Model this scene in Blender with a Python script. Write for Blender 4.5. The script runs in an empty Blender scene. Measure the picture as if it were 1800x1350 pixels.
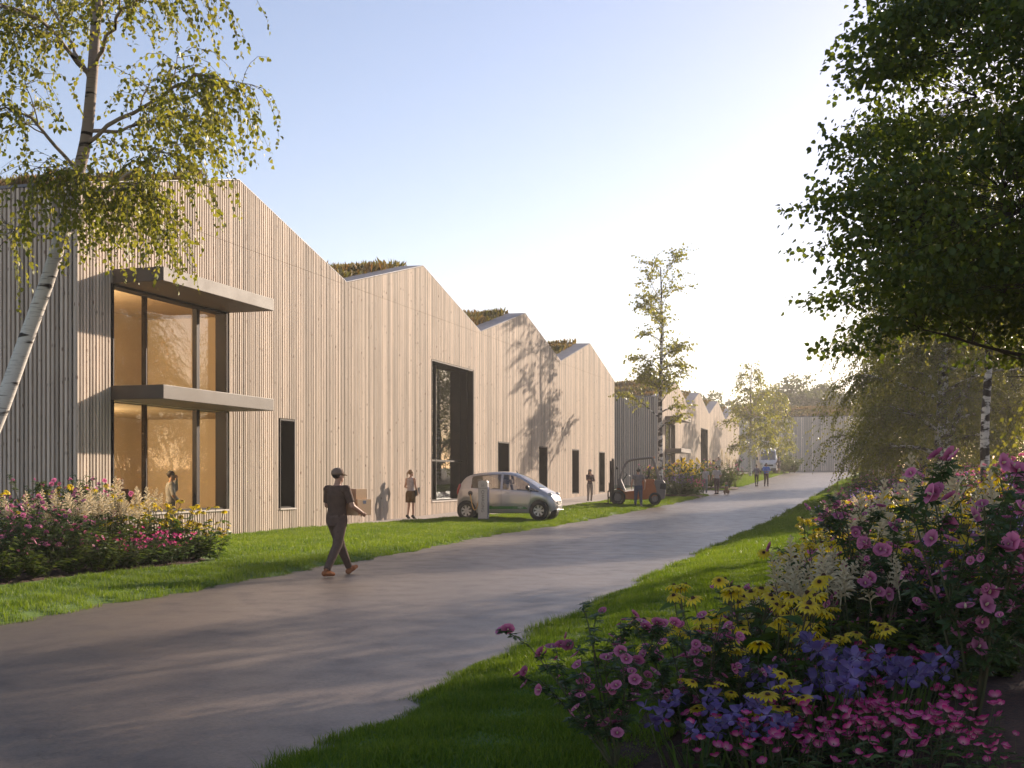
import bpy, bmesh, math, random
import numpy as np
from mathutils import Vector, Matrix

S = bpy.context.scene
COL = S.collection
random.seed(11)
RNG = np.random.default_rng(11)
R = math.radians

# ---------------------------------------------------------------- camera
FPX = 2150.0
cam_d = bpy.data.cameras.new('camera')
cam = bpy.data.objects.new('camera', cam_d); COL.objects.link(cam)
cam_d.sensor_width = 36.0; cam_d.lens = 36.0*FPX/1800.0
cam_d.shift_y = 166.0/1800.0
cam_d.clip_start = 0.1; cam_d.clip_end = 3000.0
cam.location = (0, 0, 1.6); cam.rotation_euler = (R(90), 0, 0)
S.camera = cam

# ---------------------------------------------------------------- sky and sun
SUN_AZ, SUN_EL = R(38.0), R(19.0)
SUN_V = Vector((math.sin(SUN_AZ)*math.cos(SUN_EL), math.cos(SUN_AZ)*math.cos(SUN_EL), math.sin(SUN_EL)))
W = bpy.data.worlds.new('World'); S.world = W; W.use_nodes = True
wn = W.node_tree.nodes; wl = W.node_tree.links
sky = wn.new('ShaderNodeTexSky'); sky.sky_type = 'NISHITA'; sky.sun_disc = False
sky.sun_elevation = SUN_EL; sky.sun_rotation = SUN_AZ
sky.air_density = 1.0; sky.dust_density = 0.4; sky.ozone_density = 2.2
wb = wn.new('ShaderNodeMix'); wb.data_type = 'RGBA'; wb.blend_type = 'MULTIPLY'; wb.inputs[0].default_value = 1.0; wb.inputs[7].default_value = (1.22, 1.0, .96, 1)   # camera white balance
wl.new(sky.outputs[0], wb.inputs[6]); wl.new(wb.outputs[2], wn['Background'].inputs[0]); wn['Background'].inputs[1].default_value = 0.089
sun_d = bpy.data.lights.new('sun', 'SUN'); sun_d.energy = 5.0; sun_d.angle = R(0.6)
sun_d.color = (1.0, 0.83, 0.66)
sun = bpy.data.objects.new('sun', sun_d); COL.objects.link(sun)
sun.rotation_euler = SUN_V.to_track_quat('Z', 'Y').to_euler(); sun.location = (20, 20, 40)
vs = S.view_settings
vs.view_transform = 'Standard'; vs.look = 'None'; vs.gamma = 1.0; vs.use_curve_mapping = False
vs.exposure = 1.02
S.render.engine = 'CYCLES'
cy = S.cycles
cy.use_denoising = True
try: cy.denoiser = 'OPENIMAGEDENOISE'
except Exception: pass
cy.max_bounces = 6; cy.diffuse_bounces = 3; cy.glossy_bounces = 3; cy.transmission_bounces = 4
cy.transparent_max_bounces = 8; cy.volume_bounces = 1; cy.sample_clamp_indirect = 6.0
cy.caustics_reflective = False; cy.caustics_refractive = False

# ---------------------------------------------------------------- materials
def new_mat(name):
    m = bpy.data.materials.new(name); m.use_nodes = True
    n = m.node_tree.nodes; l = m.node_tree.links
    return m, n, l, n['Principled BSDF']

def setp(p, col=None, rough=None, metal=None, spec=None):
    if col is not None: p.inputs['Base Color'].default_value = (*col, 1)
    if rough is not None: p.inputs['Roughness'].default_value = rough
    if metal is not None: p.inputs['Metallic'].default_value = metal
    if spec is not None: p.inputs['Specular IOR Level'].default_value = spec

def pmat(name, col, col2=None, rough=.7, metal=0., spec=.4, scale=3., stretch=(1, 1, 1), detail=4., bump=0., bscale=40., coat=0., rvar=0.):
    """principled with a noise drift between two base colours and an optional fine bump"""
    m, n, l, p = new_mat(name)
    setp(p, col, rough, metal, spec)
    if coat: p.inputs['Coat Weight'].default_value = coat; p.inputs['Coat Roughness'].default_value = .08
    tc = n.new('ShaderNodeTexCoord'); mp = n.new('ShaderNodeMapping'); mp.inputs['Scale'].default_value = stretch
    l.new(tc.outputs['Object'], mp.inputs[0])
    if col2 is None: col2 = tuple(c*.8 for c in col)
    nz = n.new('ShaderNodeTexNoise'); nz.inputs['Scale'].default_value = scale; nz.inputs['Detail'].default_value = detail
    l.new(mp.outputs[0], nz.inputs['Vector'])
    rp = n.new('ShaderNodeValToRGB'); rp.color_ramp.elements[0].position = .35; rp.color_ramp.elements[1].position = .68
    rp.color_ramp.elements[0].color = (*col, 1); rp.color_ramp.elements[1].color = (*col2, 1)
    l.new(nz.outputs['Fac'], rp.inputs[0]); l.new(rp.outputs[0], p.inputs['Base Color'])
    if rvar:
        mr = n.new('ShaderNodeMapRange'); mr.inputs[3].default_value = rough-rvar; mr.inputs[4].default_value = rough+rvar
        l.new(nz.outputs['Fac'], mr.inputs[0]); l.new(mr.outputs[0], p.inputs['Roughness'])
    if bump:
        b = n.new('ShaderNodeBump'); b.inputs['Strength'].default_value = bump; b.inputs['Distance'].default_value = .02
        nb = n.new('ShaderNodeTexNoise'); nb.inputs['Scale'].default_value = bscale; nb.inputs['Detail'].default_value = 5
        l.new(mp.outputs[0], nb.inputs['Vector']); l.new(nb.outputs['Fac'], b.inputs['Height']); l.new(b.outputs[0], p.inputs['Normal'])
    return m

def leaf_mat(name, ca, cb, trans=.4, rough=.5, tcol=None, hue=.48, jit=.12):
    """leaf: colour by the per-leaf attribute v, part diffuse and part translucent"""
    m, n, l, p = new_mat(name)
    at = n.new('ShaderNodeAttribute'); at.attribute_name = 'v'
    mx = n.new('ShaderNodeMix'); mx.data_type = 'RGBA'
    mx.inputs[6].default_value = (*ca, 1); mx.inputs[7].default_value = (*cb, 1)
    l.new(at.outputs['Fac'], mx.inputs[0])
    oi = n.new('ShaderNodeObjectInfo'); hv = n.new('ShaderNodeHueSaturation'); mv = n.new('ShaderNodeMapRange'); mv.inputs[3].default_value = 1-jit; mv.inputs[4].default_value = 1+jit*.6
    l.new(oi.outputs['Random'], mv.inputs[0]); l.new(mv.outputs[0], hv.inputs['Value']); l.new(mx.outputs[2], hv.inputs['Color'])
    src = hv.outputs[0]; l.new(src, p.inputs['Base Color'])
    setp(p, rough=rough, spec=.35)
    tr = n.new('ShaderNodeBsdfTranslucent')
    if tcol is None:
        hs = n.new('ShaderNodeHueSaturation'); hs.inputs['Value'].default_value = 1.5; hs.inputs['Saturation'].default_value = 1.1; hs.inputs['Hue'].default_value = hue
        l.new(src, hs.inputs['Color']); l.new(hs.outputs[0], tr.inputs[0])
    else: tr.inputs[0].default_value = (*tcol, 1)
    ms = n.new('ShaderNodeMixShader'); ms.inputs[0].default_value = trans
    l.new(p.outputs[0], ms.inputs[1]); l.new(tr.outputs[0], ms.inputs[2]); l.new(ms.outputs[0], n['Material Output'].inputs[0])
    return m

def glass_mat(name, tint=(.9, .92, .9), refl=.0, rough=.0):
    """thin window glass: clear, with a Fresnel mirror on top"""
    m, n, l, p = new_mat(name); n.remove(p)
    tr = n.new('ShaderNodeBsdfTransparent'); tr.inputs[0].default_value = (*tint, 1)
    gl = n.new('ShaderNodeBsdfGlossy'); gl.inputs['Roughness'].default_value = rough; gl.inputs[0].default_value = (.95, .97, 1, 1)
    lw = n.new('ShaderNodeLayerWeight'); lw.inputs[0].default_value = .5      # same from both sides of the pane
    pw = n.new('ShaderNodeMath'); pw.operation = 'POWER'; pw.inputs[1].default_value = 5.0; l.new(lw.outputs['Facing'], pw.inputs[0])
    mm = n.new('ShaderNodeMath'); mm.operation = 'MULTIPLY_ADD'; mm.inputs[1].default_value = .75-refl; mm.inputs[2].default_value = .04+refl
    l.new(pw.outputs[0], mm.inputs[0])
    ms = n.new('ShaderNodeMixShader'); l.new(mm.outputs[0], ms.inputs[0]); l.new(tr.outputs[0], ms.inputs[1]); l.new(gl.outputs[0], ms.inputs[2])
    l.new(ms.outputs[0], n['Material Output'].inputs[0])
    return m

def emis_mat(name, col, s):
    m, n, l, p = new_mat(name); setp(p, col, .5)
    p.inputs['Emission Color'].default_value = (*col, 1); p.inputs['Emission Strength'].default_value = s
    return m

def wood_mat(name, c1, c2, c3, pitch=.11, hscale=1.0):
    """sawn timber slats: each slat its own tone, long grain, knots and resin marks"""
    m, n, l, p = new_mat(name); setp(p, c1, .72, 0, .25)
    tc = n.new('ShaderNodeTexCoord'); sx = n.new('ShaderNodeSeparateXYZ'); l.new(tc.outputs['Object'], sx.inputs[0])
    ad = n.new('ShaderNodeMath'); ad.operation = 'ADD'; l.new(sx.outputs[0], ad.inputs[0]); l.new(sx.outputs[1], ad.inputs[1])
    dv = n.new('ShaderNodeMath'); dv.operation = 'DIVIDE'; l.new(ad.outputs[0], dv.inputs[0]); dv.inputs[1].default_value = pitch
    fl = n.new('ShaderNodeMath'); fl.operation = 'FLOOR'; l.new(dv.outputs[0], fl.inputs[0])
    wnz = n.new('ShaderNodeTexWhiteNoise'); wnz.noise_dimensions = '1D'; l.new(fl.outputs[0], wnz.inputs['W'])
    # coordinate that jumps from slat to slat so that the grain does not run across the joints
    cm = n.new('ShaderNodeCombineXYZ')
    of = n.new('ShaderNodeMath'); of.operation = 'MULTIPLY_ADD'; l.new(wnz.outputs['Value'], of.inputs[0]); of.inputs[1].default_value = 37.0; l.new(sx.outputs[2], of.inputs[2])
    l.new(ad.outputs[0], cm.inputs[0]); l.new(fl.outputs[0], cm.inputs[1]); l.new(of.outputs[0], cm.inputs[2])
    mp = n.new('ShaderNodeMapping'); mp.inputs['Scale'].default_value = (30, 1.7, 1.1*hscale); l.new(cm.outputs[0], mp.inputs[0])
    nz = n.new('ShaderNodeTexNoise'); nz.inputs['Scale'].default_value = 1.4; nz.inputs['Detail'].default_value = 6; l.new(mp.outputs[0], nz.inputs['Vector'])
    mx = n.new('ShaderNodeMix'); mx.data_type = 'RGBA'; mx.inputs[6].default_value = (*c1, 1); mx.inputs[7].default_value = (*c2, 1)
    f1 = n.new('ShaderNodeMapRange'); f1.inputs[1].default_value = .3; f1.inputs[2].default_value = .75; l.new(nz.outputs['Fac'], f1.inputs[0])
    l.new(f1.outputs[0], mx.inputs[0])
    hsv = n.new('ShaderNodeHueSaturation'); l.new(mx.outputs[2], hsv.inputs['Color'])
    vr = n.new('ShaderNodeMapRange'); vr.inputs[3].default_value = .66; vr.inputs[4].default_value = 1.16; l.new(wnz.outputs['Value'], vr.inputs[0]); l.new(vr.outputs[0], hsv.inputs['Value'])
    # knots
    mk = n.new('ShaderNodeMapping'); mk.inputs['Scale'].default_value = (11, 3.1, 2.6*hscale); l.new(cm.outputs[0], mk.inputs[0])
    vo = n.new('ShaderNodeTexVoronoi'); vo.inputs['Scale'].default_value = 1.0; vo.inputs['Randomness'].default_value = 1.0; l.new(mk.outputs[0], vo.inputs['Vector'])
    kr = n.new('ShaderNodeMapRange'); kr.inputs[1].default_value = .07; kr.inputs[2].default_value = .15; kr.inputs[3].default_value = 1; kr.inputs[4].default_value = 0; l.new(vo.outputs['Distance'], kr.inputs[0])
    mk2 = n.new('ShaderNodeMix'); mk2.data_type = 'RGBA'; l.new(kr.outputs[0], mk2.inputs[0]); l.new(hsv.outputs[0], mk2.inputs[6]); mk2.inputs[7].default_value = (*c3, 1)
    ms_ = n.new('ShaderNodeMapping'); ms_.inputs['Scale'].default_value = (1.9, .0, .16); l.new(cm.outputs[0], ms_.inputs[0])
    sn = n.new('ShaderNodeTexNoise'); sn.inputs['Scale'].default_value = 1.0; sn.inputs['Detail'].default_value = 7; l.new(tc.outputs['Object'], ms_.inputs[0]); l.new(ms_.outputs[0], sn.inputs['Vector'])
    sr = n.new('ShaderNodeMapRange'); sr.inputs[1].default_value = .45; sr.inputs[2].default_value = .75; sr.inputs[3].default_value = 1.0; sr.inputs[4].default_value = .74; l.new(sn.outputs['Fac'], sr.inputs[0])
    mst = n.new('ShaderNodeMix'); mst.data_type = 'RGBA'; mst.blend_type = 'MULTIPLY'; mst.inputs[0].default_value = 1; l.new(mk2.outputs[2], mst.inputs[6]); l.new(sr.outputs[0], mst.inputs[7])
    l.new(mst.outputs[2], p.inputs['Base Color'])
    b = n.new('ShaderNodeBump'); b.inputs['Strength'].default_value = .35; b.inputs['Distance'].default_value = .01
    l.new(nz.outputs['Fac'], b.inputs['Height']); l.new(b.outputs[0], p.inputs['Normal'])
    return m

# ---------------------------------------------------------------- mesh helpers
def tag(o, label=None, cat=None, group=None, kind=None):
    if label: o['label'] = label
    if cat: o['category'] = cat
    if group: o['group'] = group
    if kind: o['kind'] = kind
    return o

def empty(name, loc=(0, 0, 0), rz=0., label=None, cat=None, group=None, kind=None, sc=1.):
    o = bpy.data.objects.new(name, None); COL.objects.link(o)
    o.empty_display_size = .2
    o.location = loc; o.rotation_euler = (0, 0, rz); o.scale = (sc, sc, sc)
    return tag(o, label, cat, group, kind)

def link_mesh(name, me, parent=None, loc=None):
    o = bpy.data.objects.new(name, me); COL.objects.link(o)
    if parent: o.parent = parent
    if loc is not None: o.location = loc
    return o

def np_mesh(name, verts, faces, mats, fmat=None, vattr=None, smooth=False):
    """verts (N,3); faces = list of (M,k) int arrays; vattr: per-vertex float attribute 'v'"""
    me = bpy.data.meshes.new(name)
    verts = np.asarray(verts, dtype=np.float32)
    me.vertices.add(len(verts)); me.vertices.foreach_set('co', verts.ravel())
    loops = np.concatenate([f.ravel() for f in faces]).astype(np.int32)
    tot = np.concatenate([np.full(len(f), f.shape[1], dtype=np.int32) for f in faces])
    st = np.concatenate([[0], np.cumsum(tot)[:-1]]).astype(np.int32)
    me.loops.add(len(loops)); me.loops.foreach_set('vertex_index', loops)
    me.polygons.add(len(tot)); me.polygons.foreach_set('loop_start', st)
    me.polygons.foreach_set('loop_total', tot)
    for m in (mats if isinstance(mats, (list, tuple)) else [mats]): me.materials.append(m)
    if fmat is not None: me.polygons.foreach_set('material_index', np.asarray(fmat, dtype=np.int32))
    if smooth: me.polygons.foreach_set('use_smooth', np.ones(len(tot), dtype=bool))
    if vattr is not None:
        a = me.attributes.new('v', 'FLOAT', 'POINT'); a.data.foreach_set('value', np.asarray(vattr, dtype=np.float32))
    me.update(calc_edges=True)
    return me

class MB:
    """collects polygons, builds one mesh object"""
    def __init__(s): s.v = []; s.f = []; s.m = []; s.cur = 0
    def add(s, vs_, fs, mi=None):
        b = len(s.v); s.v += [tuple(p) for p in vs_]
        for f in fs: s.f.append([i+b for i in f]); s.m.append(s.cur if mi is None else mi)
        return s
    def quad(s, a, b, c, d, mi=None): return s.add([a, b, c, d], [[0, 1, 2, 3]], mi)
    def box(s, x0, x1, y0, y1, z0, z1, mi=None):
        return s.add([(x0,y0,z0),(x1,y0,z0),(x1,y1,z0),(x0,y1,z0),(x0,y0,z1),(x1,y0,z1),(x1,y1,z1),(x0,y1,z1)],
                     [[0,3,2,1],[4,5,6,7],[0,1,5,4],[1,2,6,5],[2,3,7,6],[3,0,4,7]], mi)
    def obox(s, c, sz, rot=(0,0,0), mi=None):
        M = Matrix.Translation(c) @ Matrix.Rotation(rot[2],4,'Z') @ Matrix.Rotation(rot[1],4,'Y') @ Matrix.Rotation(rot[0],4,'X')
        h = [q/2 for q in sz]
        vv = [M @ Vector((x*h[0], y*h[1], z*h[2])) for z in (-1,1) for x,y in ((-1,-1),(1,-1),(1,1),(-1,1))]
        return s.add(vv, [[0,3,2,1],[4,5,6,7],[0,1,5,4],[1,2,6,5],[2,3,7,6],[3,0,4,7]], mi)
    def bar(s, p, q, w, h, mi=None):
        p = Vector(p); q = Vector(q); d = q-p; L = d.length
        M = Matrix.Translation((p+q)/2) @ d.to_track_quat('Z', 'Y').to_matrix().to_4x4()
        vv = [M @ Vector((x*w/2, y*h/2, z*L/2)) for z in (-1,1) for x,y in ((-1,-1),(1,-1),(1,1),(-1,1))]
        return s.add(vv, [[0,3,2,1],[4,5,6,7],[0,1,5,4],[1,2,6,5],[2,3,7,6],[3,0,4,7]], mi)
    def tube(s, pts, rad, n=8, caps=True, mi=None):
        pts = [Vector(p) for p in pts]
        if not hasattr(rad, '__len__'): rad = [rad]*len(pts)
        vv = []; up = Vector((0.13, 0.27, .95))
        a = None
        for i, p in enumerate(pts):
            d = (pts[min(i+1, len(pts)-1)]-pts[max(i-1, 0)]).normalized()
            if a is None:
                a = d.cross(up)
                if a.length < .1: a = d.cross(Vector((1, 0, 0)))
                a.normalize()
            else: a = (a-d*a.dot(d)).normalized()
            b = d.cross(a)
            for k in range(n):
                t = 2*math.pi*k/n; vv.append(p+(a*math.cos(t)+b*math.sin(t))*rad[i])
        fs = []
        for i in range(len(pts)-1):
            for k in range(n):
                k2 = (k+1) % n; fs.append([i*n+k, i*n+k2, (i+1)*n+k2, (i+1)*n+k])
        if caps: fs.append(list(range(n))[::-1]); fs.append([(len(pts)-1)*n+k for k in range(n)])
        return s.add(vv, fs, mi)
    def lathe(s, prof, n=24, M=None, mi=None, closed=False):
        """prof: list of (r, h); axis local z"""
        M = M or Matrix.Identity(4); vv = []
        for r, h in prof:
            for k in range(n):
                t = 2*math.pi*k/n; vv.append(M @ Vector((r*math.cos(t), r*math.sin(t), h)))
        fs = []; L = len(prof)
        for i in range(L if closed else L-1):
            j = (i+1) % L
            for k in range(n):
                k2 = (k+1) % n; fs.append([i*n+k, i*n+k2, j*n+k2, j*n+k])
        if not closed:
            fs.append([k for k in range(n)][::-1]); fs.append([(L-1)*n+k for k in range(n)])
        return s.add(vv, fs, mi)
    def ell(s, c, r, M=None, nu=10, nv=7, mi=None):
        M = M or Matrix.Identity(3); c = Vector(c); vv = [c+M @ Vector((0, 0, -r[2]))]
        for j in range(1, nv):
            ph = -math.pi/2+math.pi*j/nv
            for k in range(nu):
                t = 2*math.pi*k/nu
                vv.append(c+M @ Vector((r[0]*math.cos(ph)*math.cos(t), r[1]*math.cos(ph)*math.sin(t), r[2]*math.sin(ph))))
        vv.append(c+M @ Vector((0, 0, r[2]))); fs = []
        for k in range(nu): fs.append([0, 1+(k+1) % nu, 1+k])
        for j in range(nv-2):
            for k in range(nu):
                a = 1+j*nu; k2 = (k+1) % nu; fs.append([a+k, a+k2, a+nu+k2, a+nu+k])
        a = 1+(nv-2)*nu
        for k in range(nu): fs.append([a+k, a+(k+1) % nu, len(vv)-1])
        return s.add(vv, fs, mi)
    def loft(s, rings, caps=True, mi=None, closed=True):
        n = len(rings[0]); vv = [p for r in rings for p in r]; fs = []
        for i in range(len(rings)-1):
            for k in range(n if closed else n-1):
                k2 = (k+1) % n; fs.append([i*n+k, i*n+k2, (i+1)*n+k2, (i+1)*n+k])
        if caps: fs.append(list(range(n))[::-1]); fs.append([(len(rings)-1)*n+k for k in range(n)])
        return s.add(vv, fs, mi)
    def prism(s, poly, y0, y1, mi=None):
        """poly in (x,z), extruded along y"""
        n = len(poly); vv = [(x, y0, z) for x, z in poly]+[(x, y1, z) for x, z in poly]
        fs = [list(range(n)), [n+k for k in range(n)][::-1]]
        for k in range(n): k2 = (k+1) % n; fs.append([k, n+k, n+k2, k2])
        return s.add(vv, fs, mi)
    def mesh(s, name, mats, smooth=False):
        me = bpy.data.meshes.new(name); me.from_pydata(s.v, [], s.f)
        for m in (mats if isinstance(mats, (list, tuple)) else [mats]): me.materials.append(m)
        if any(s.m): me.polygons.foreach_set('material_index', s.m)
        if smooth: me.polygons.foreach_set('use_smooth', [True]*len(s.f))
        me.update(); return me
    def build(s, name, mats, parent=None, smooth=False, bevel=0., seg=2, loc=None):
        o = link_mesh(name, s.mesh(name, mats, smooth), parent, loc)
        if bevel:
            b = o.modifiers.new('bevel', 'BEVEL'); b.width = bevel; b.segments = seg; b.limit_method = 'ANGLE'; b.angle_limit = R(35)
        return o

def copy_tree(o, parent=None):
    c = o.copy(); COL.objects.link(c); c.parent = parent
    for ch in list(o.children): copy_tree(ch, c)
    return c

def sstep(a, b, t):
    t = np.clip((np.asarray(t, dtype=float)-a)/(b-a), 0, 1); return t*t*(3-2*t)

# ---------------------------------------------------------------- lie of the land
_BY = [-60, 30, 38, 43, 50, 58, 77, 93, 110, 132, 158, 220, 400, 700]
_BZ = [0, 0, .015, .06, .17, .30, .62, 1.0, 1.5, 2.15, 2.6, 3.2, 4.2, 5.0]
_yy = np.linspace(-60, 700, 1521)
_zz = np.interp(_yy, _BY, _BZ)
_k = np.hanning(21); _k /= _k.sum()
_zz = np.convolve(np.pad(_zz, 10, mode='edge'), _k, mode='valid')
def base(y): return np.interp(y, _yy, _zz)
def Ledge(y): return np.interp(y, [-20, 0, 13.5, 19.2, 26.3, 34.7, 42.2, 61, 77, 93, 150, 180], [-13.8, -8.9, -5.7, -4.2, -2.45, -.55, 1.9, 8.0, 12.7, 17.6, 34.9, 44.2])
def Redge(y): return np.interp(y, [-20, 0, 6.83, 8.5, 11.3, 14.4, 20.4, 27.7, 34.7, 61, 77, 93, 150, 180], [-8.5, -3.1, -1.30, -.79, -.08, .68, 2.37, 4.45, 6.46, 14.5, 19.3, 24.3, 42.6, 52])
def H(x, y):
    x = np.asarray(x, dtype=float); y = np.asarray(y, dtype=float)
    t = x-Redge(y)
    amp = np.interp(y, [-20, 5, 9, 16, 60, 140, 170], [.2, .22, .35, .6, .7, .6, .3])
    bank = amp*(.30*sstep(.1, 1.4, t)+.70*sstep(1.2, 7.0, t))
    tl = Ledge(y)-x
    lawn = .10*sstep(.2, 3.0, tl)*np.interp(y, [0, 20, 40, 60], [.6, 1, .8, .4])
    return base(y)+bank+lawn
def Hs(x, y): return float(H(x, y))
def at(px, y):
    """world X of a photo column at depth y"""
    return (px-900.0)/FPX*y
# ================================================================ materials of the place
M = {}
M['wood'] = wood_mat('sawn_larch', (.73, .605, .49), (.53, .425, .335), (.16, .085, .05))
M['wood2'] = wood_mat('sawn_larch_wide', (.62, .52, .43), (.50, .395, .31), (.18, .10, .06), pitch=.17)
M['wood3'] = wood_mat('haze_paled_larch', (.80, .69, .58), (.66, .55, .45), (.26, .16, .10), pitch=.23)  # larch made paler: the haze brightening the far wall is put into its colour
M['dark'] = pmat('dark_backing', (.014, .010, .008), (.010, .008, .007), rough=.8)
M['bronze'] = pmat('bronze_metal', (.075, .054, .037), (.10, .074, .052), rough=.6, metal=0., scale=1.6, detail=6, rvar=.12, bump=.05, bscale=9)
M['frame'] = pmat('dark_frame_metal', (.02, .014, .012), (.016, .012, .010), spec=.2, rough=.6, metal=.3, scale=2)
M['flash'] = pmat('zinc_flashing', (.21, .20, .215), (.17, .165, .18), rough=.6, metal=.1, scale=2.5, stretch=(1, 1, .3), rvar=.1)
M['glass'] = glass_mat('window_glass')
M['plaster'] = pmat('ochre_plaster', (.52, .39, .25), (.47, .35, .22), rough=.85, scale=1.2)
M['concrete_in'] = pmat('concrete_floor', (.30, .27, .24), (.25, .22, .2), rough=.6)
M['sill'] = pmat('pale_stone_sill', (.55, .48, .42), (.48, .42, .37), rough=.7, scale=6)
M['soilroof'] = pmat('roof_substrate', (.10, .075, .04), (.07, .06, .03), rough=.95, scale=5)
M['sedum'] = leaf_mat('roof_sedum', (.12, .125, .028), (.20, .125, .04), trans=.35, rough=.7)

AX = math.atan2(.9577, .2877)      # direction of the long facades
PITCH = .11

def rooftop(s, n=4, L=13.6, z0=7.8, z1=9.45):
    k = (s % L)/L
    if s >= n*L: return z0
    return z0+(z1-z0)*(1-abs(2*k-1))

def solid_spans(s0, s1, zb, zt, ops):
    sp = [(zb, zt)]
    for o in ops:
        if s1 > o['s0']+1e-4 and s0 < o['s1']-1e-4:
            out = []
            for a, b in sp:
                if o['z0'] > a: out.append((a, min(b, o['z0'])))
                if o['z1'] < b: out.append((max(a, o['z1']), b))
            sp = [(a, b) for a, b in out if b-a > .03]
    return sp

def slat(mb, s0, s1, y0, y1, z0, za, zb_):
    """one slat: front at y0, back y1, top cut along the roof from za to zb_"""
    mb.add([(s0,y0,z0),(s1,y0,z0),(s1,y1,z0),(s0,y1,z0),(s0,y0,za),(s1,y0,zb_),(s1,y1,zb_),(s0,y1,za)],
           [[0,3,2,1],[4,5,6,7],[0,1,5,4],[1,2,6,5],[2,3,7,6],[3,0,4,7]])

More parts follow.
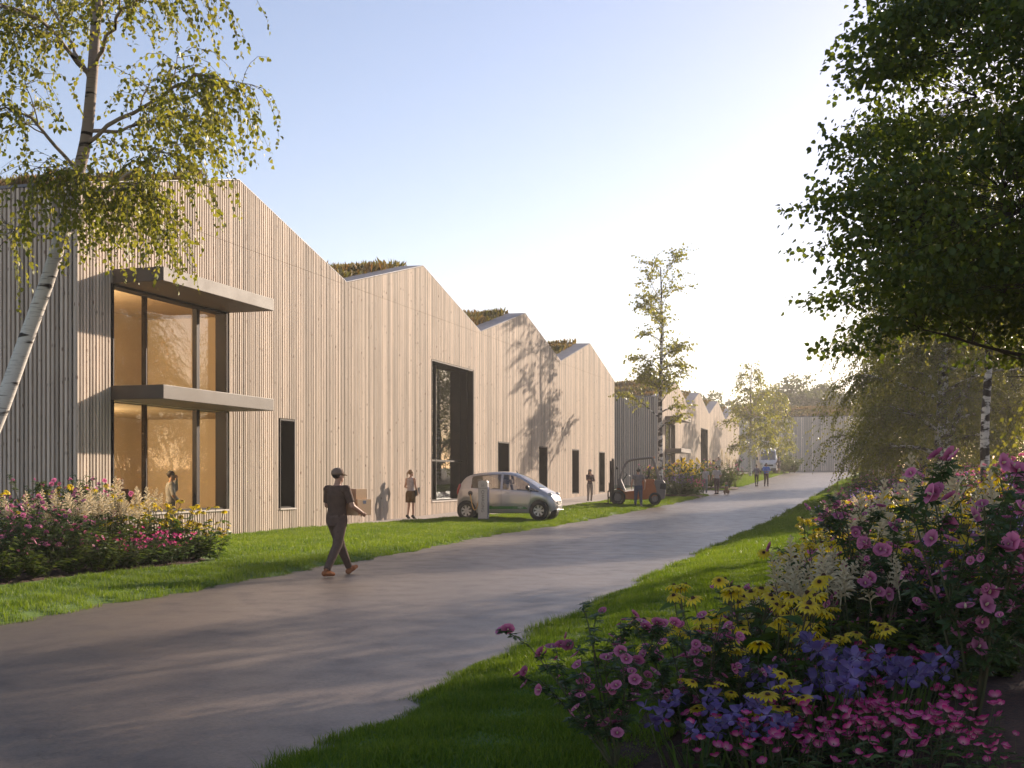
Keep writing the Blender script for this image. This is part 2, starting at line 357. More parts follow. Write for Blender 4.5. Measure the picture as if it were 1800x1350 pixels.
def timber_building(name, label, loc, n, depth, ops, zlow, singles, endpitch=PITCH, endmat='wood', endsingle=True, detail=True, seam=7.72, veg=True, endgap=.05):
    L = 13.6; tot = n*L
    root = empty(name, loc, AX, label, 'building')
    # --- wall sheet behind the slats, opened for windows
    mb = MB()
    brk = sorted(set([0, tot]+[o['s0'] for o in ops]+[o['s1'] for o in ops]+[i*L/2 for i in range(2*n+1)]))
    for a, b in zip(brk[:-1], brk[1:]):
        for z0, z1 in solid_spans(a+1e-3, b-1e-3, zlow, 99, ops):
            if z1 > 90: mb.quad((a,.10,z0),(b,.10,z0),(b,.10,rooftop(b,n)-.02),(a,.10,rooftop(a+1e-6,n)-.02))
            else: mb.quad((a,.10,z0),(b,.10,z0),(b,.10,z1),(a,.10,z1))
    mb.quad((.08,depth,zlow),(.08,.08,zlow),(.08,.08,7.78),(.08,depth,7.78))
    mb.quad((tot-.02,.05,zlow),(tot-.02,depth,zlow),(tot-.02,depth,7.78),(tot-.02,.05,7.78))
    mb.quad((tot,depth,zlow),(0,depth,zlow),(0,depth,7.78),(tot,depth,7.78))
    wall = mb.build('wall', M['dark'], root)
    # --- facade slats
    rest = MB(); nsl = 0; rnd = random.Random(5)
    k = 0
    while k*PITCH < tot-.05:
        s0 = k*PITCH+.012; s1 = s0+PITCH-.052; k += 1
        if s1 > tot: s1 = tot-.002
        dj = rnd.uniform(-.004, .004)
        spans = solid_spans(s0, s1, zlow, 99, ops)
        for z0, z1 in spans:
            za, zb_ = (rooftop(s0, n), rooftop(s1, n)) if z1 > 90 else (z1, z1)
            cut = [(z0, za, zb_)]
            if seam and z0 < seam and min(za, zb_) > seam+.12: cut = [(z0, seam-.004, seam-.004), (seam+.004, za, zb_)]
            for q0, qa, qb in cut:
                if nsl < singles:
                    m1 = MB(); slat(m1, s0, s1, -.002+dj, .095, q0, qa, qb); m1.build('slat', M['wood'], wall); nsl += 1
                else: slat(rest, s0, s1, -.002+dj, .095, q0, qa, qb)
    if rest.v: tag(rest.build('slat_cladding', M['wood'], wall), kind='stuff')
    # --- end wall slats (plane x = 0, running along y)
    er = MB(); k = 0; ez = 0
    while k*endpitch < depth-.1:
        y0 = k*endpitch+.03; y1 = y0+endpitch-endgap; k += 1
        dj = rnd.uniform(-.004, .004); m1 = MB() if (endsingle and k < 130) else er
        m1.add([(-.002+dj,y0,zlow),(.075,y0,zlow),(.075,y1,zlow),(-.002+dj,y1,zlow),(-.002+dj,y0,7.8),(.075,y0,7.8),(.075,y1,7.8),(-.002+dj,y1,7.8)],
               [[0,3,2,1],[4,5,6,7],[0,1,5,4],[1,2,6,5],[2,3,7,6],[3,0,4,7]])
        if m1 is not er: m1.build('slat', M[endmat], wall)
    if er.v: tag(er.build('end_cladding', M[endmat], wall), kind='stuff')
    # --- roof: slab, zinc edge, planting
    rf = MB(); fl = MB(); pv = []; 
    for i in range(2*n):
        a, b = i*L/2, (i+1)*L/2; za, zb_ = rooftop(a+1e-6, n), rooftop(b-1e-6, n)
        rf.quad((a,.85,za+.02),(b,.85,zb_+.02),(b,depth,zb_+.02),(a,depth,za+.02))
        rf.quad((a,depth,za-.25),(b,depth,zb_-.25),(b,.06,zb_-.25),(a,.06,za-.25))
        # zinc strip with folded front edge
        y0, y1 = .008, .9
        fl.add([(a,y0,za+.015),(b,y0,zb_+.015),(b,y1,zb_+.015),(a,y1,za+.015),(a,y0,za+.035),(b,y0,zb_+.035),(b,y1,zb_+.05),(a,y1,za+.05)],
               [[4,5,6,7],[0,1,5,4],[3,2,1,0],[2,3,7,6]])
        pv.append((a, b, za, zb_))
    # zinc strip along the eave of the end wall
    fl.box(.008, .25, .9, depth, 7.815, 7.88)
    roof = rf.build('roof', M['soilroof'], root)
    fl.build('zinc_edge', M['flash'], roof)
    if veg:
        V = []; Fq = []; A = []; c = 0
        for i, (a, b, za, zb_) in enumerate(pv):
            up = i % 2 == 0
            N = int((b-a)*(depth-1)*(55 if up else 18)*detail)
            x = RNG.uniform(a+(.25 if i == 0 else 0), b, N); y = .85+(depth-1.2)*RNG.beta(1, 1.7 if up else 3.5, N)
            z = za+(zb_-za)*(x-a)/(b-a)
            h = RNG.uniform(.16, .36, N)*(1+.45*np.sin(x*2.1+y*1.3)*np.sin(y*.9+1)); an = RNG.uniform(0, 6.283, N)
            w = RNG.uniform(.03, .075, N)/max(detail, .4)**.5; lx = RNG.normal(0, .11, N); ly = RNG.normal(0, .11, N)
            bx = np.cos(an)*w; by = np.sin(an)*w
            P = np.stack([np.stack([x-bx*.5, y-by*.5, z], 1), np.stack([x+lx*.5-bx, y+ly*.5-by, z+h*.6], 1), np.stack([x+lx, y+ly, z+h], 1), np.stack([x+lx*.5+bx, y+ly*.5+by, z+h*.6], 1)], 1)
            V.append(P.reshape(-1, 3)); Fq.append(np.arange(N*4).reshape(N, 4)+c); c += N*4
            A.append(np.repeat(np.clip(RNG.normal(.45, .25, N)+.25*np.sin(x*1.1+y*.8), 0, 1), 4))
        me = np_mesh('roof_planting', np.concatenate(V), [np.concatenate(Fq)], M['sedum'], vattr=np.concatenate(A))
        tag(link_mesh('roof_planting', me, roof), kind='stuff')
    # --- openings
    for o in ops:
        s0, s1, z0, z1, r = o['s0'], o['s1'], o['z0'], o['z1'], o['r']
        fm = MB(); e = .012
        fm.box(s0+e, s0+.05, .0, r+.06, z0+e, z1-e); fm.box(s1-.05, s1-e, .0, r+.06, z0+e, z1-e)
        fm.box(s0+.05, s1-.05, .002, r+.058, z1-.06, z1-e); fm.box(s0+.05, s1-.05, .05, r+.058, z0+e, z0+.05)
        if o.get('step'): fm.box(s1-.12, s1-.05, r*.5, r+.05, z0+.05, z1-.06)
        win = fm.build('window', M['frame'], root)
        xs = [s0+.05]+o.get('mull', [])+[s1-.05]; zs = [z0+.05]+o.get('trans', [])+[z1-.06]
        for qi, q in enumerate(o.get('mull', [])): MB().box(q-(.022 if qi == 0 else .12), q+.022, r-.07, r+.055, z0+.05, z1-.06).build('mullion', M['frame'], win)
        for q in o.get('trans', []): MB().box(s0+.05, s1-.05, r-.06, r+.05, q-.035, q+.035).build('transom', M['frame'], win)
        for i in range(len(xs)-1):
            for j in range(len(zs)-1):
                MB().box(xs[i]+(.035 if i else .0), xs[i+1]-(.035 if i < len(xs)-2 else 0), r, r+.012, zs[j]+(.035 if j else 0), zs[j+1]-(.035 if j < len(zs)-2 else 0)).build('pane', M['glass'], win)
        if o.get('sill'): MB().box(s0-.02, s1+.02, -.035, .06, z0-.035, z0+.008).build('sill', M['sill'], win)
        if o.get('room'): o['room'](root, o)
        else:
            d2 = o.get('deep', 1.2); b = MB(); x0, x1, y0, y1 = s0-.2, s1+.2, r+.062, r+d2
            b.quad((x0,y1,z0-.1),(x1,y1,z0-.1),(x1,y1,z1+.1),(x0,y1,z1+.1)); b.quad((x0,y0,z0-.1),(x0,y1,z0-.1),(x0,y1,z1+.1),(x0,y0,z1+.1))
            b.quad((x1,y0,z0-.1),(x1,y1,z0-.1),(x1,y1,z1+.1),(x1,y0,z1+.1)); b.quad((x0,y0,z1+.1),(x1,y0,z1+.1),(x1,y1,z1+.1),(x0,y1,z1+.1)); b.quad((x0,y0,z0-.1),(x1,y0,z0-.1),(x1,y1,z0-.1),(x0,y1,z0-.1))
            b.build('dark_interior', M['inner'], root)
        for zc in o.get('canopy', []):
            cb = MB(); cb.box(s0-.02, s1+.08, -1.28, .049, zc, zc+.31)
            cb.build('canopy', M['bronze'], root, bevel=.012)
    return root

M['inner'] = pmat('dim_interior', (.10, .075, .06), (.08, .06, .05), rough=.8)

def lit_room(root, o):
    """two storeys behind the tall corner window, lit by warm ceiling lamps"""
    x0, x1, y0, y1 = .5, 9.0, o['r']+.07, 4.2
    for fi, (z0, z1) in enumerate(((.02, 3.30), (3.66, 6.2))):
        b = MB()
        b.quad((x0,y1,z0),(x1,y1,z0),(x1,y1,z1),(x0,y1,z1)); b.quad((x0,y0,z0),(x0,y1,z0),(x0,y1,z1),(x0,y0,z1)); b.quad((x1,y1,z0),(x1,y0,z0),(x1,y0,z1),(x1,y1,z1))
        b.quad((x0,y0,z1),(x1,y0,z1),(x1,y1,z1),(x0,y1,z1))
        # inner face of the front wall beside the window
        b.quad((x0,y0,z0),(o['s0'],y0,z0),(o['s0'],y0,z1),(x0,y0,z1)); b.quad((o['s1'],y0,z0),(x1,y0,z0),(x1,y0,z1),(o['s1'],y0,z1))
        if fi == 0: b.quad((o['s0'],y0,z0),(o['s1'],y0,z0),(o['s1'],y0,o['z0']),(o['s0'],y0,o['z0']))
        b.build('room_wall', M['plaster'], root)
        MB().box(x0, x1, y0, y1, z0-.06, z0-.003).build('room_floor', M['concrete_in'], root)
        lx, ly = (3.0, 3.0)
        lp = MB(); lp.lathe([(.20, 0), (.21, .05), (.06, .09), (.02, .10)], 16, Matrix.Translation((lx, ly, z1-.12)))
        lamp = lp.build('ceiling_lamp', M['frame'], root)
        MB().lathe([(.17, -.004), (.17, -.001)], 16, Matrix.Translation((lx, ly, z1-.12))).build('lamp_glow', M['lampglow'], lamp)
        ld = bpy.data.lights.new('room_light', 'POINT'); ld.energy = 430 if fi == 0 else 380; ld.color = (1, .76, .48); ld.shadow_soft_size = .16
        lo = bpy.data.objects.new('room_light', ld); COL.objects.link(lo); lo.parent = root; lo.location = (lx, ly, z1-.40)
    MB().box(.55, 8.9, .07, 4.2, 3.32, 3.58).build('floor_slab', M['concrete_in'], root)
M['lampglow'] = emis_mat('lamp_glow', (1, .75, .45), 2.5)

def win(s0, s1, z0, z1, r=.4, **k): return dict(s0=s0, s1=s1, z0=z0, z1=z1, r=r, **k)
OPS1 = [win(1.25, 6.2, .8, 5.9, .27, mull=[2.85, 5.15], trans=[3.47], canopy=[3.33, 5.89], room=lit_room, sill=True),
        win(9.08, 10.02, .75, 3.3, .4, sill=True),
        win(21.25, 26.2, .74, 6.1, .50, mull=[22.9], trans=[2.3], step=True, deep=4.0, sill=True),
        win(29.65, 31.3, .75, 3.24), win(36.4, 38.0, .75, 3.22), win(43.2, 44.8, .75, 3.22), win(50.0, 51.6, .75, 3.22)]
timber_building('timber_building', 'nearest long timber-slat building with four gables and a lit corner window', (-9.137, 25.7, 0), 4, 16.0, OPS1, -.15, 300)
OPS2 = [win(1.25, 6.2, .9, 5.9, .27, mull=[2.85, 5.15], trans=[3.47], canopy=[3.5, 6.05], deep=3.0),
        win(9.08, 10.02, 1.0, 3.3), win(12.0, 12.8, 2.0, 2.42), win(15.7, 16.5, 2.05, 2.45), win(17.2, 17.9, 2.08, 2.45),
        win(21.25, 26.2, 1.2, 6.25, .65, deep=3.0, step=True),
        win(29.65, 31.3, 2.7, 3.35), win(36.4, 38.0, 2.8, 3.45), win(43.2, 44.8, 2.9, 3.6), win(50.0, 51.6, 2.95, 3.7)]
timber_building('timber_building', 'second timber building in the row, beyond the forklift and slender birch', (.3005*95-16.86, 95, .15), 4, 14.0, OPS2, -.2, 0, endpitch=.17, endmat='wood2', detail=.5, endgap=.06)
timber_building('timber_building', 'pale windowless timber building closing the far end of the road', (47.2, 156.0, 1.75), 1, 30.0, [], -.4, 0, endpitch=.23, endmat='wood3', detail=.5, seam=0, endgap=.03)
# ================================================================ ground, road, lawns, beds
M['soil'] = pmat('meadow_soil', (.07, .085, .03), (.10, .10, .04), rough=.95, scale=.8, detail=8, bump=.3, bscale=12)
M['mulch'] = pmat('bark_mulch', (.075, .032, .022), (.035, .018, .014), rough=.95, scale=28, detail=8, bump=.9, bscale=60)
M['lawn'] = pmat('lawn_turf', (.07, .13, .018), (.11, .18, .025), rough=.9, scale=6, detail=8, bump=.4, bscale=50)
M['grass'] = leaf_mat('grass_blade', (.065, .13, .014), (.17, .245, .028), trans=.4, rough=.55)
M['paving'] = pmat('pale_paving', (.34, .29, .26), (.29, .25, .22), rough=.8, scale=1.5, detail=6, bump=.1, bscale=30)

def road_mat():
    m, n, l, p = new_mat('road_asphalt'); setp(p, (.2, .18, .165), .62, 0, .45)
    tc = n.new('ShaderNodeTexCoord')
    def noise(sc, det, stretch=(1, 1, 1)):
        mp = n.new('ShaderNodeMapping'); mp.inputs['Scale'].default_value = stretch; mp.inputs['Rotation'].default_value = (0, 0, R(17)); l.new(tc.outputs['Object'], mp.inputs[0])
        z = n.new('ShaderNodeTexNoise'); z.inputs['Scale'].default_value = sc; z.inputs['Detail'].default_value = det; l.new(mp.outputs[0], z.inputs['Vector']); return z
    a = noise(.33, 7, (1, .55, 1)); b = noise(2.2, 9, (1, .8, 1)); c = noise(120, 6); d = noise(9, 8, (1.2, 1, 1)); e_ = noise(34, 6)
    def ramp(z, p0, p1, c0, c1):
        r_ = n.new('ShaderNodeValToRGB'); e = r_.color_ramp.elements; e[0].position = p0; e[1].position = p1; e[0].color = (*c0, 1); e[1].color = (*c1, 1); l.new(z.outputs['Fac'], r_.inputs[0]); return r_
    def mul(x, y, f=1.0):
        q = n.new('ShaderNodeMix'); q.data_type = 'RGBA'; q.blend_type = 'MULTIPLY'; q.inputs[0].default_value = f; l.new(x, q.inputs[6]); l.new(y, q.inputs[7]); return q.outputs[2]
    col = mul(ramp(a, .32, .68, (.195, .152, .122), (.128, .103, .087)).outputs[0], ramp(b, .52, .72, (1, 1, 1), (.68, .68, .72)).outputs[0])
    col = mul(col, ramp(c, .3, .7, (1.0, 1.0, 1.0), (.72, .72, .72)).outputs[0])
    col = mul(col, ramp(e_, .42, .66, (1.06, 1.05, 1.04), (.74, .74, .75)).outputs[0])
    col = mul(col, ramp(d, .62, .70, (1, 1, 1), (.6, .58, .58)).outputs[0], .6)
    cr = n.new('ShaderNodeTexVoronoi'); cr.feature = 'DISTANCE_TO_EDGE'; cr.inputs['Scale'].default_value = .28
    wv = n.new('ShaderNodeMix'); wv.data_type = 'RGBA'; wv.blend_type = 'ADD'; wv.inputs[0].default_value = .55; l.new(tc.outputs['Object'], wv.inputs[6]); l.new(d.outputs['Color'], wv.inputs[7]); l.new(wv.outputs[2], cr.inputs['Vector'])
    ck = n.new('ShaderNodeMapRange'); ck.inputs[1].default_value = .002; ck.inputs[2].default_value = .006; ck.inputs[3].default_value = .55; ck.inputs[4].default_value = 1; l.new(cr.outputs['Distance'], ck.inputs[0])
    col = mul(col, ck.outputs[0], .7)
    l.new(col, p.inputs['Base Color'])
    mr = n.new('ShaderNodeMapRange'); mr.inputs[3].default_value = .30; mr.inputs[4].default_value = .56; l.new(b.outputs['Fac'], mr.inputs[0]); l.new(mr.outputs[0], p.inputs['Roughness'])
    bp = n.new('ShaderNodeBump'); bp.inputs['Strength'].default_value = .35; bp.inputs['Distance'].default_value = .006; l.new(c.outputs['Fac'], bp.inputs['Height']); l.new(bp.outputs[0], p.inputs['Normal'])
    return m
M['road'] = road_mat()

def sheet(name, xs_of, ys, nx, zoff, mat, kind='structure', prof=None):
    """strip following the land: xs_of(y) -> (x0, x1)"""
    ys = np.asarray(ys, dtype=float); a = np.array([xs_of(y) for y in ys]); u = np.linspace(0, 1, nx)
    X = a[:, :1]+(a[:, 1:]-a[:, :1])*u[None, :]; Y = np.repeat(ys[:, None], nx, 1)
    Z = H(X, Y)+zoff
    if prof is not None: Z = Z+prof(X, Y)
    V = np.stack([X, Y, Z], 2).reshape(-1, 3); ny = len(ys)
    i, j = np.meshgrid(np.arange(ny-1), np.arange(nx-1), indexing='ij'); q = i*nx+j
    F = np.stack([q, q+1, q+nx+1, q+nx], 2).reshape(-1, 4)
    me = np_mesh(name, V, [F], mat, smooth=True)
    return tag(link_mesh(name, me), kind=kind)

gy = np.concatenate([np.arange(-40, 5, 5.), np.arange(5, 60, .75), np.arange(60, 180, 2.5), np.arange(180, 440, 20)])
def _gx(y): return (-150.0, 230.0)
# ground: denser columns near the road
def ground_sheet():
    xs = np.concatenate([np.arange(-150, -30, 12.), np.arange(-30, 60, .75), np.arange(60, 232, 8.)])
    X, Y = np.meshgrid(xs, gy); Z = H(X, Y)-.06
    V = np.stack([X, Y, Z], 2).reshape(-1, 3); nx = len(xs); ny = len(gy)
    i, j = np.meshgrid(np.arange(ny-1), np.arange(nx-1), indexing='ij'); q = i*nx+j
    return tag(link_mesh('ground', np_mesh('ground', V, [np.stack([q, q+1, q+nx+1, q+nx], 2).reshape(-1, 4)], M['soil'], smooth=True)), kind='structure')
ground_sheet()
# road
ry = np.concatenate([np.arange(-20, 60, .8), np.arange(60, 161, 2.)])
sheet('road', lambda y: (Ledge(y)-.35, Redge(y)+.35), ry, 15, -.02, M['road'])
FAC = lambda y: .3005*y-16.86      # line of the facades
# footway along the near facade
def facpath(y):
    w = np.interp(y, [36, 41, 48, 78, 80], [.0, .9, 2.6, 3.2, 3.2]); return FAC(y)-.05, FAC(y)+w
sheet('footpath', facpath, np.arange(36.5, 94, .9), 5, .062, M['paving'])
# branch path between the two planted corners
BR0, BR1 = 75.0, 83.5
sheet('side_path', lambda y: (FAC(y)+3.1, Ledge(y)+.2), np.arange(BR0, BR1, .8), 12, .008, M['road'])

def wob(y, k=0.): return .12*np.sin(y*1.9+k)+.09*np.sin(y*4.7+2*k)+.06*np.sin(y*9.1+k)
def edgefall(d): return -.10*(1-sstep(0, .28, d))
# left lawn in stretches
def L1(y):
    x0 = FAC(y)-.02 if y >= 25.5 else np.interp(y, [8, 25.5], [-16, -9.4])
    if y > 36.5: x0 = facpath(y)[1]-.05
    return x0, Ledge(y)+wob(y)*.6
lp = lambda X, Y: edgefall(Ledge(Y)+wob(Y)*.6-X)
sheet('lawn', L1, np.concatenate([np.arange(4, 45, .25), np.arange(45, BR0-.3, .6)]), 40, .05, M['lawn'], prof=lp)
sheet('lawn', lambda y: (FAC(y)+3.2, Ledge(y)+wob(y)*.5), np.arange(BR1+.2, 156, 1.), 30, .05, M['lawn'], prof=lp)
# right verge
TB = lambda y: 1.75+np.interp(y, [0, 10, 14, 60, 100], [0, 0, .7, .7, .3])+.25*np.sin(y*.7)+.15*np.sin(y*1.9+1)+np.interp(y, [0, 8, 14, 30], [.3, .3, 0, 0])
sheet('verge', lambda y: (Redge(y)-wob(y, 2)*.8, Redge(y)+TB(y)+.3), np.concatenate([np.arange(3, 40, .25), np.arange(40, 154, .8)]), 22, .05, M['lawn'],
      prof=lambda X, Y: edgefall(X-Redge(Y)+wob(Y, 2)*.8))
# planted bank on the right
sheet('flower_bank', lambda y: (Redge(y)+TB(y), Redge(y)+TB(y)+24), np.concatenate([np.arange(2, 40, .6), np.arange(40, 152, 2.)]), 60, .058, M['mulch'])

# ---- planting beds on the left (closed outlines, gently domed)
def bed(outline, zoff=.075, dome=.06, name='flower_bed'):
    o = np.array(outline, dtype=float); c = o.mean(0); n = 64
    tt = np.linspace(0, len(o), n, endpoint=False); oo = np.vstack([o, o[:1]])
    P = np.stack([np.interp(tt, np.arange(len(o)+1), oo[:, k]) for k in (0, 1)], 1)
    for _ in range(3): P = (P+np.roll(P, 1, 0)+np.roll(P, -1, 0))/3
    V = []; rings = 8
    for r_ in range(rings+1):
        q = c+(P-c)*(1-r_/rings*.999); z = H(q[:, 0], q[:, 1])+zoff+dome*sstep(0, 1, r_/rings)-(.06 if r_ == 0 else 0)
        V.append(np.column_stack([q, z]))
    F = [[r_*n+k, r_*n+(k+1) % n, (r_+1)*n+(k+1) % n, (r_+1)*n+k] for r_ in range(rings) for k in range(n)]
    me = np_mesh(name, np.concatenate(V), [np.array(F)], M['mulch'], smooth=True)
    tag(link_mesh(name, me), kind='structure'); return P
def at2(px, y): return (at(px, y), y)
BEDL = bed([at2(-260, 15.2), at2(0, 16.6), at2(150, 18.6), at2(300, 20.6), at2(365, 21.6), at2(385, 22.6), at2(300, 23.6), at2(120, 24.4), at2(-140, 24.6), at2(-300, 20)])
BEDM = bed([at2(1128, 70.5), at2(1190, 69), at2(1228, 70), at2(1240, 73.0), at2(1215, 74.4), at2(1120, 74.2)])
BEDN = bed([at2(1222, 85), at2(1260, 84.2), at2(1296, 86), at2(1300, 90), at2(1250, 92), at2(1215, 89)])

# ---------------------------------------------------------------- grass blades
def inpoly(px, py, P):
    r = np.zeros(len(px), bool); j = len(P)-1
    for i in range(len(P)):
        c = ((P[i, 1] > py) != (P[j, 1] > py)) & (px < (P[j, 0]-P[i, 0])*(py-P[i, 1])/(P[j, 1]-P[i, 1]+1e-12)+P[i, 0]); r ^= c; j = i
    return r
def blades(name, x, y, z, h, w, three=False, lean=.45):
    N = len(x); an = RNG.uniform(0, 6.283, N); la = RNG.uniform(0, 6.283, N); lr = h*np.abs(RNG.normal(0, lean, N))
    bx = np.cos(an)*w/2; by = np.sin(an)*w/2; lx = np.cos(la)*lr; ly = np.sin(la)*lr
    v = np.clip(RNG.normal(.42, .27, N)+.22*np.sin(x*1.7+y*.9)*np.sin(y*1.3-x*.6)+(RNG.random(N) < .05)*.5, 0, 1.25)
    if not three:
        P = np.stack([np.stack([x-bx, y-by, z], 1), np.stack([x+bx, y+by, z], 1), np.stack([x+lx, y+ly, z+h], 1)], 1)
        return np_mesh(name, P.reshape(-1, 3), [np.arange(N*3).reshape(N, 3)], M['grass'], vattr=np.repeat(v, 3))
    P = np.stack([np.stack([x-bx, y-by, z], 1), np.stack([x+bx, y+by, z], 1), np.stack([x+lx*.35+bx*.7, y+ly*.35+by*.7, z+h*.6], 1), np.stack([x+lx*.35-bx*.7, y+ly*.35-by*.7, z+h*.6], 1), np.stack([x+lx, y+ly, z+h*.92], 1)], 1)
    b = np.arange(N)[:, None]*5
    return np_mesh(name, P.reshape(-1, 3), [b+np.array([[0, 1, 2, 3]]), b+np.array([[3, 2, 4]])], M['grass'], vattr=np.repeat(v, 5))
def in_view(x, y, m=.03):
    u = x/y; return (u > -900/FPX-m) & (u < 900/FPX+m)
def scatter(N, y0, y1, f, ypow=1.0):
    y = y0+(y1-y0)*RNG.random(N)**ypow; a = np.array(f(y)) if False else f(y); return a[0]+(a[1]-a[0])*RNG.random(N), y
def right_lawn(y): return Redge(y)-wob(y, 2)*.8-.03, Redge(y)+TB(y)+.25
def lawn_h(x, y): 
    return .05+.028*np.sin(x*5.3+y*3.1)*np.sin(y*4.3-x*2.2)
def grass_right(y0, y1, N, w, hs, three):
    x, y = scatter(N, y0, y1, right_lawn); k = in_view(x, y); x, y = x[k], y[k]
    d = x-Redge(y)+wob(y, 2)*.8
    z = H(x, y)+.05+edgefall(d)-.01
    h = hs*(lawn_h(x, y)/.05)*RNG.uniform(.6, 1.25, len(x))*(1+.9*(1-sstep(0, .35, d))*(.6+.4*np.sin(y*3.3)*np.sin(y*7.9+1)))
    return blades('grass', x, y, z, h, w*RNG.uniform(.7, 1.3, len(x)), three)
gl = [grass_right(5.5, 11, 95000, .006, .055, True), grass_right(11, 22, 90000, .009, .055, False), grass_right(22, 45, 60000, .016, .06, False), grass_right(45, 110, 45000, .04, .07, False)]
for g_ in gl: tag(link_mesh('grass', g_), 'short green grass on the verge right of the road', 'grass', kind='stuff')
def left_lawn(y):
    y = np.asarray(y); x0 = np.where(y < 25.5, np.interp(y, [8, 25.5], [-16, -9.4]), FAC(y)+.05)
    x0 = np.where(y > 36.5, FAC(y)+np.interp(y, [36, 41, 48, 78, 80], [.0, .9, 2.6, 3.2, 3.2]), x0)
    return x0, Ledge(y)+wob(y)*.6+.04
def grass_left(y0, y1, N, w, hs):
    x, y = scatter(N, y0, y1, left_lawn); k = in_view(x, y)
    for B in (BEDL, BEDM, BEDN): k &= ~inpoly(x, y, B)
    x, y = x[k], y[k]; d = Ledge(y)+wob(y)*.6-x
    z = H(x, y)+.05+edgefall(d)-.01
    h = hs*(lawn_h(x, y)/.05)*RNG.uniform(.6, 1.25, len(x))*(1+.8*(1-sstep(0, .3, d))*(.6+.4*np.sin(y*3.3)*np.sin(y*7.9+1)))
    return blades('grass', x, y, z, h, w*RNG.uniform(.7, 1.3, len(x)))
gl = [grass_left(12, 24, 170000, .010, .06), grass_left(24, 46, 150000, .018, .06), grass_left(46, 74.6, 60000, .035, .065)]
x_, y_ = scatter(50000, BR1+.2, 150, lambda y: (FAC(y)+3.2, Ledge(y)+.05)); k_ = ~inpoly(x_, y_, BEDN)
gl.append(blades('grass', x_[k_], y_[k_], H(x_[k_], y_[k_])+.04, .07*RNG.uniform(.6, 1.3, k_.sum()), .06))
for g_ in gl: tag(link_mesh('grass', g_), 'mown green grass between the timber facade and the road', 'grass', kind='stuff')

# rust-red retaining wall at the far right end of the road
rw = MB(); 
a0 = np.array([at(1503, 150), 150.0]); b0 = np.array([at(1580, 148), 148.0])
zA = Hs(*a0)-.3; 
rw.add([(a0[0],a0[1],zA),(b0[0],b0[1],zA),(b0[0],b0[1],zA+5.6),(a0[0]+.1,a0[1],zA+.5),(a0[0]+.1,a0[1]+.25,zA),(b0[0]+.1,b0[1]+.25,zA),(b0[0]+.1,b0[1]+.25,zA+5.6),(a0[0]+.1,a0[1]+.25,zA+.5)],
       [[0,1,2,3],[7,6,5,4],[0,4,5,1],[3,2,6,7],[0,3,7,4],[1,5,6,2]])
M['corten'] = pmat('rusted_steel', (.17, .05, .028), (.10, .035, .022), rough=.8, scale=2, detail=8)
tag(rw.build('retaining_wall', M['corten']), 'rust-red sloping retaining wall at the far end of the verge', 'wall')
# ================================================================ trees
def birch_bark(name='birch_bark', marks=.52, zs=9.0, top0=3.6):
    m, n, l, p = new_mat(name); setp(p, (.6, .57, .53), .75, 0, .25)
    tc = n.new('ShaderNodeTexCoord')
    def nz(sc, st, det=5):
        mp = n.new('ShaderNodeMapping'); mp.inputs['Scale'].default_value = st; l.new(tc.outputs['Object'], mp.inputs[0])
        z = n.new('ShaderNodeTexNoise'); z.inputs['Scale'].default_value = sc; z.inputs['Detail'].default_value = det; l.new(mp.outputs[0], z.inputs['Vector']); return z
    a = nz(2.2, (1.2, 1.2, zs*.45)); b = nz(7, (.7, .7, zs*1.2), 3)
    def rmp(z, p0, p1, c0, c1):
        r_ = n.new('ShaderNodeValToRGB'); e = r_.color_ramp.elements; e[0].position = p0; e[1].position = p1; e[0].color = (*c0, 1); e[1].color = (*c1, 1); l.new(z.outputs['Fac'], r_.inputs[0]); return r_.outputs[0]
    q = n.new('ShaderNodeMix'); q.data_type = 'RGBA'; q.blend_type = 'MULTIPLY'; q.inputs[0].default_value = 1
    l.new(rmp(a, marks, marks+.06, (.66, .62, .57), (.05, .04, .035)), q.inputs[6]); l.new(rmp(b, .60, .66, (1, 1, 1), (.35, .32, .3)), q.inputs[7])
    sz_ = n.new('ShaderNodeSeparateXYZ'); l.new(tc.outputs['Object'], sz_.inputs[0])
    hz_ = n.new('ShaderNodeMapRange'); hz_.inputs[1].default_value = top0; hz_.inputs[2].default_value = top0+1.6; l.new(sz_.outputs[2], hz_.inputs[0])
    qb = n.new('ShaderNodeMix'); qb.data_type = 'RGBA'; qb.blend_type = 'MULTIPLY'; l.new(hz_.outputs[0], qb.inputs[0]); l.new(q.outputs[2], qb.inputs[6]); qb.inputs[7].default_value = (.42, .35, .30, 1)
    l.new(qb.outputs[2], p.inputs['Base Color'])
    bp = n.new('ShaderNodeBump'); bp.inputs['Strength'].default_value = .5; bp.inputs['Distance'].default_value = .02; l.new(a.outputs['Fac'], bp.inputs['Height']); l.new(bp.outputs[0], p.inputs['Normal'])
    return m
M['birchbark'] = birch_bark(marks=.57, zs=15.)
M['birchdark'] = birch_bark('birch_bark_rough', .46, 5., 30.)
M['bark'] = pmat('dark_bark', (.06, .042, .03), (.035, .025, .02), rough=.9, scale=6, stretch=(1, 1, .25), bump=.8, bscale=20)
M['twig'] = pmat('twig_bark', (.10, .07, .055), (.16, .13, .11), rough=.85, scale=4)
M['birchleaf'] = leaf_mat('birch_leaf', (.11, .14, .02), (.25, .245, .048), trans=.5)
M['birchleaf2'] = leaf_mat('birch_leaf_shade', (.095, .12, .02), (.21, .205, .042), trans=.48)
M['mapleleaf'] = leaf_mat('broad_leaf', (.055, .095, .018), (.145, .19, .03), trans=.48, rough=.4)
M['farleaf'] = leaf_mat('far_leaf', (.06, .085, .02), (.11, .13, .035), trans=.35)

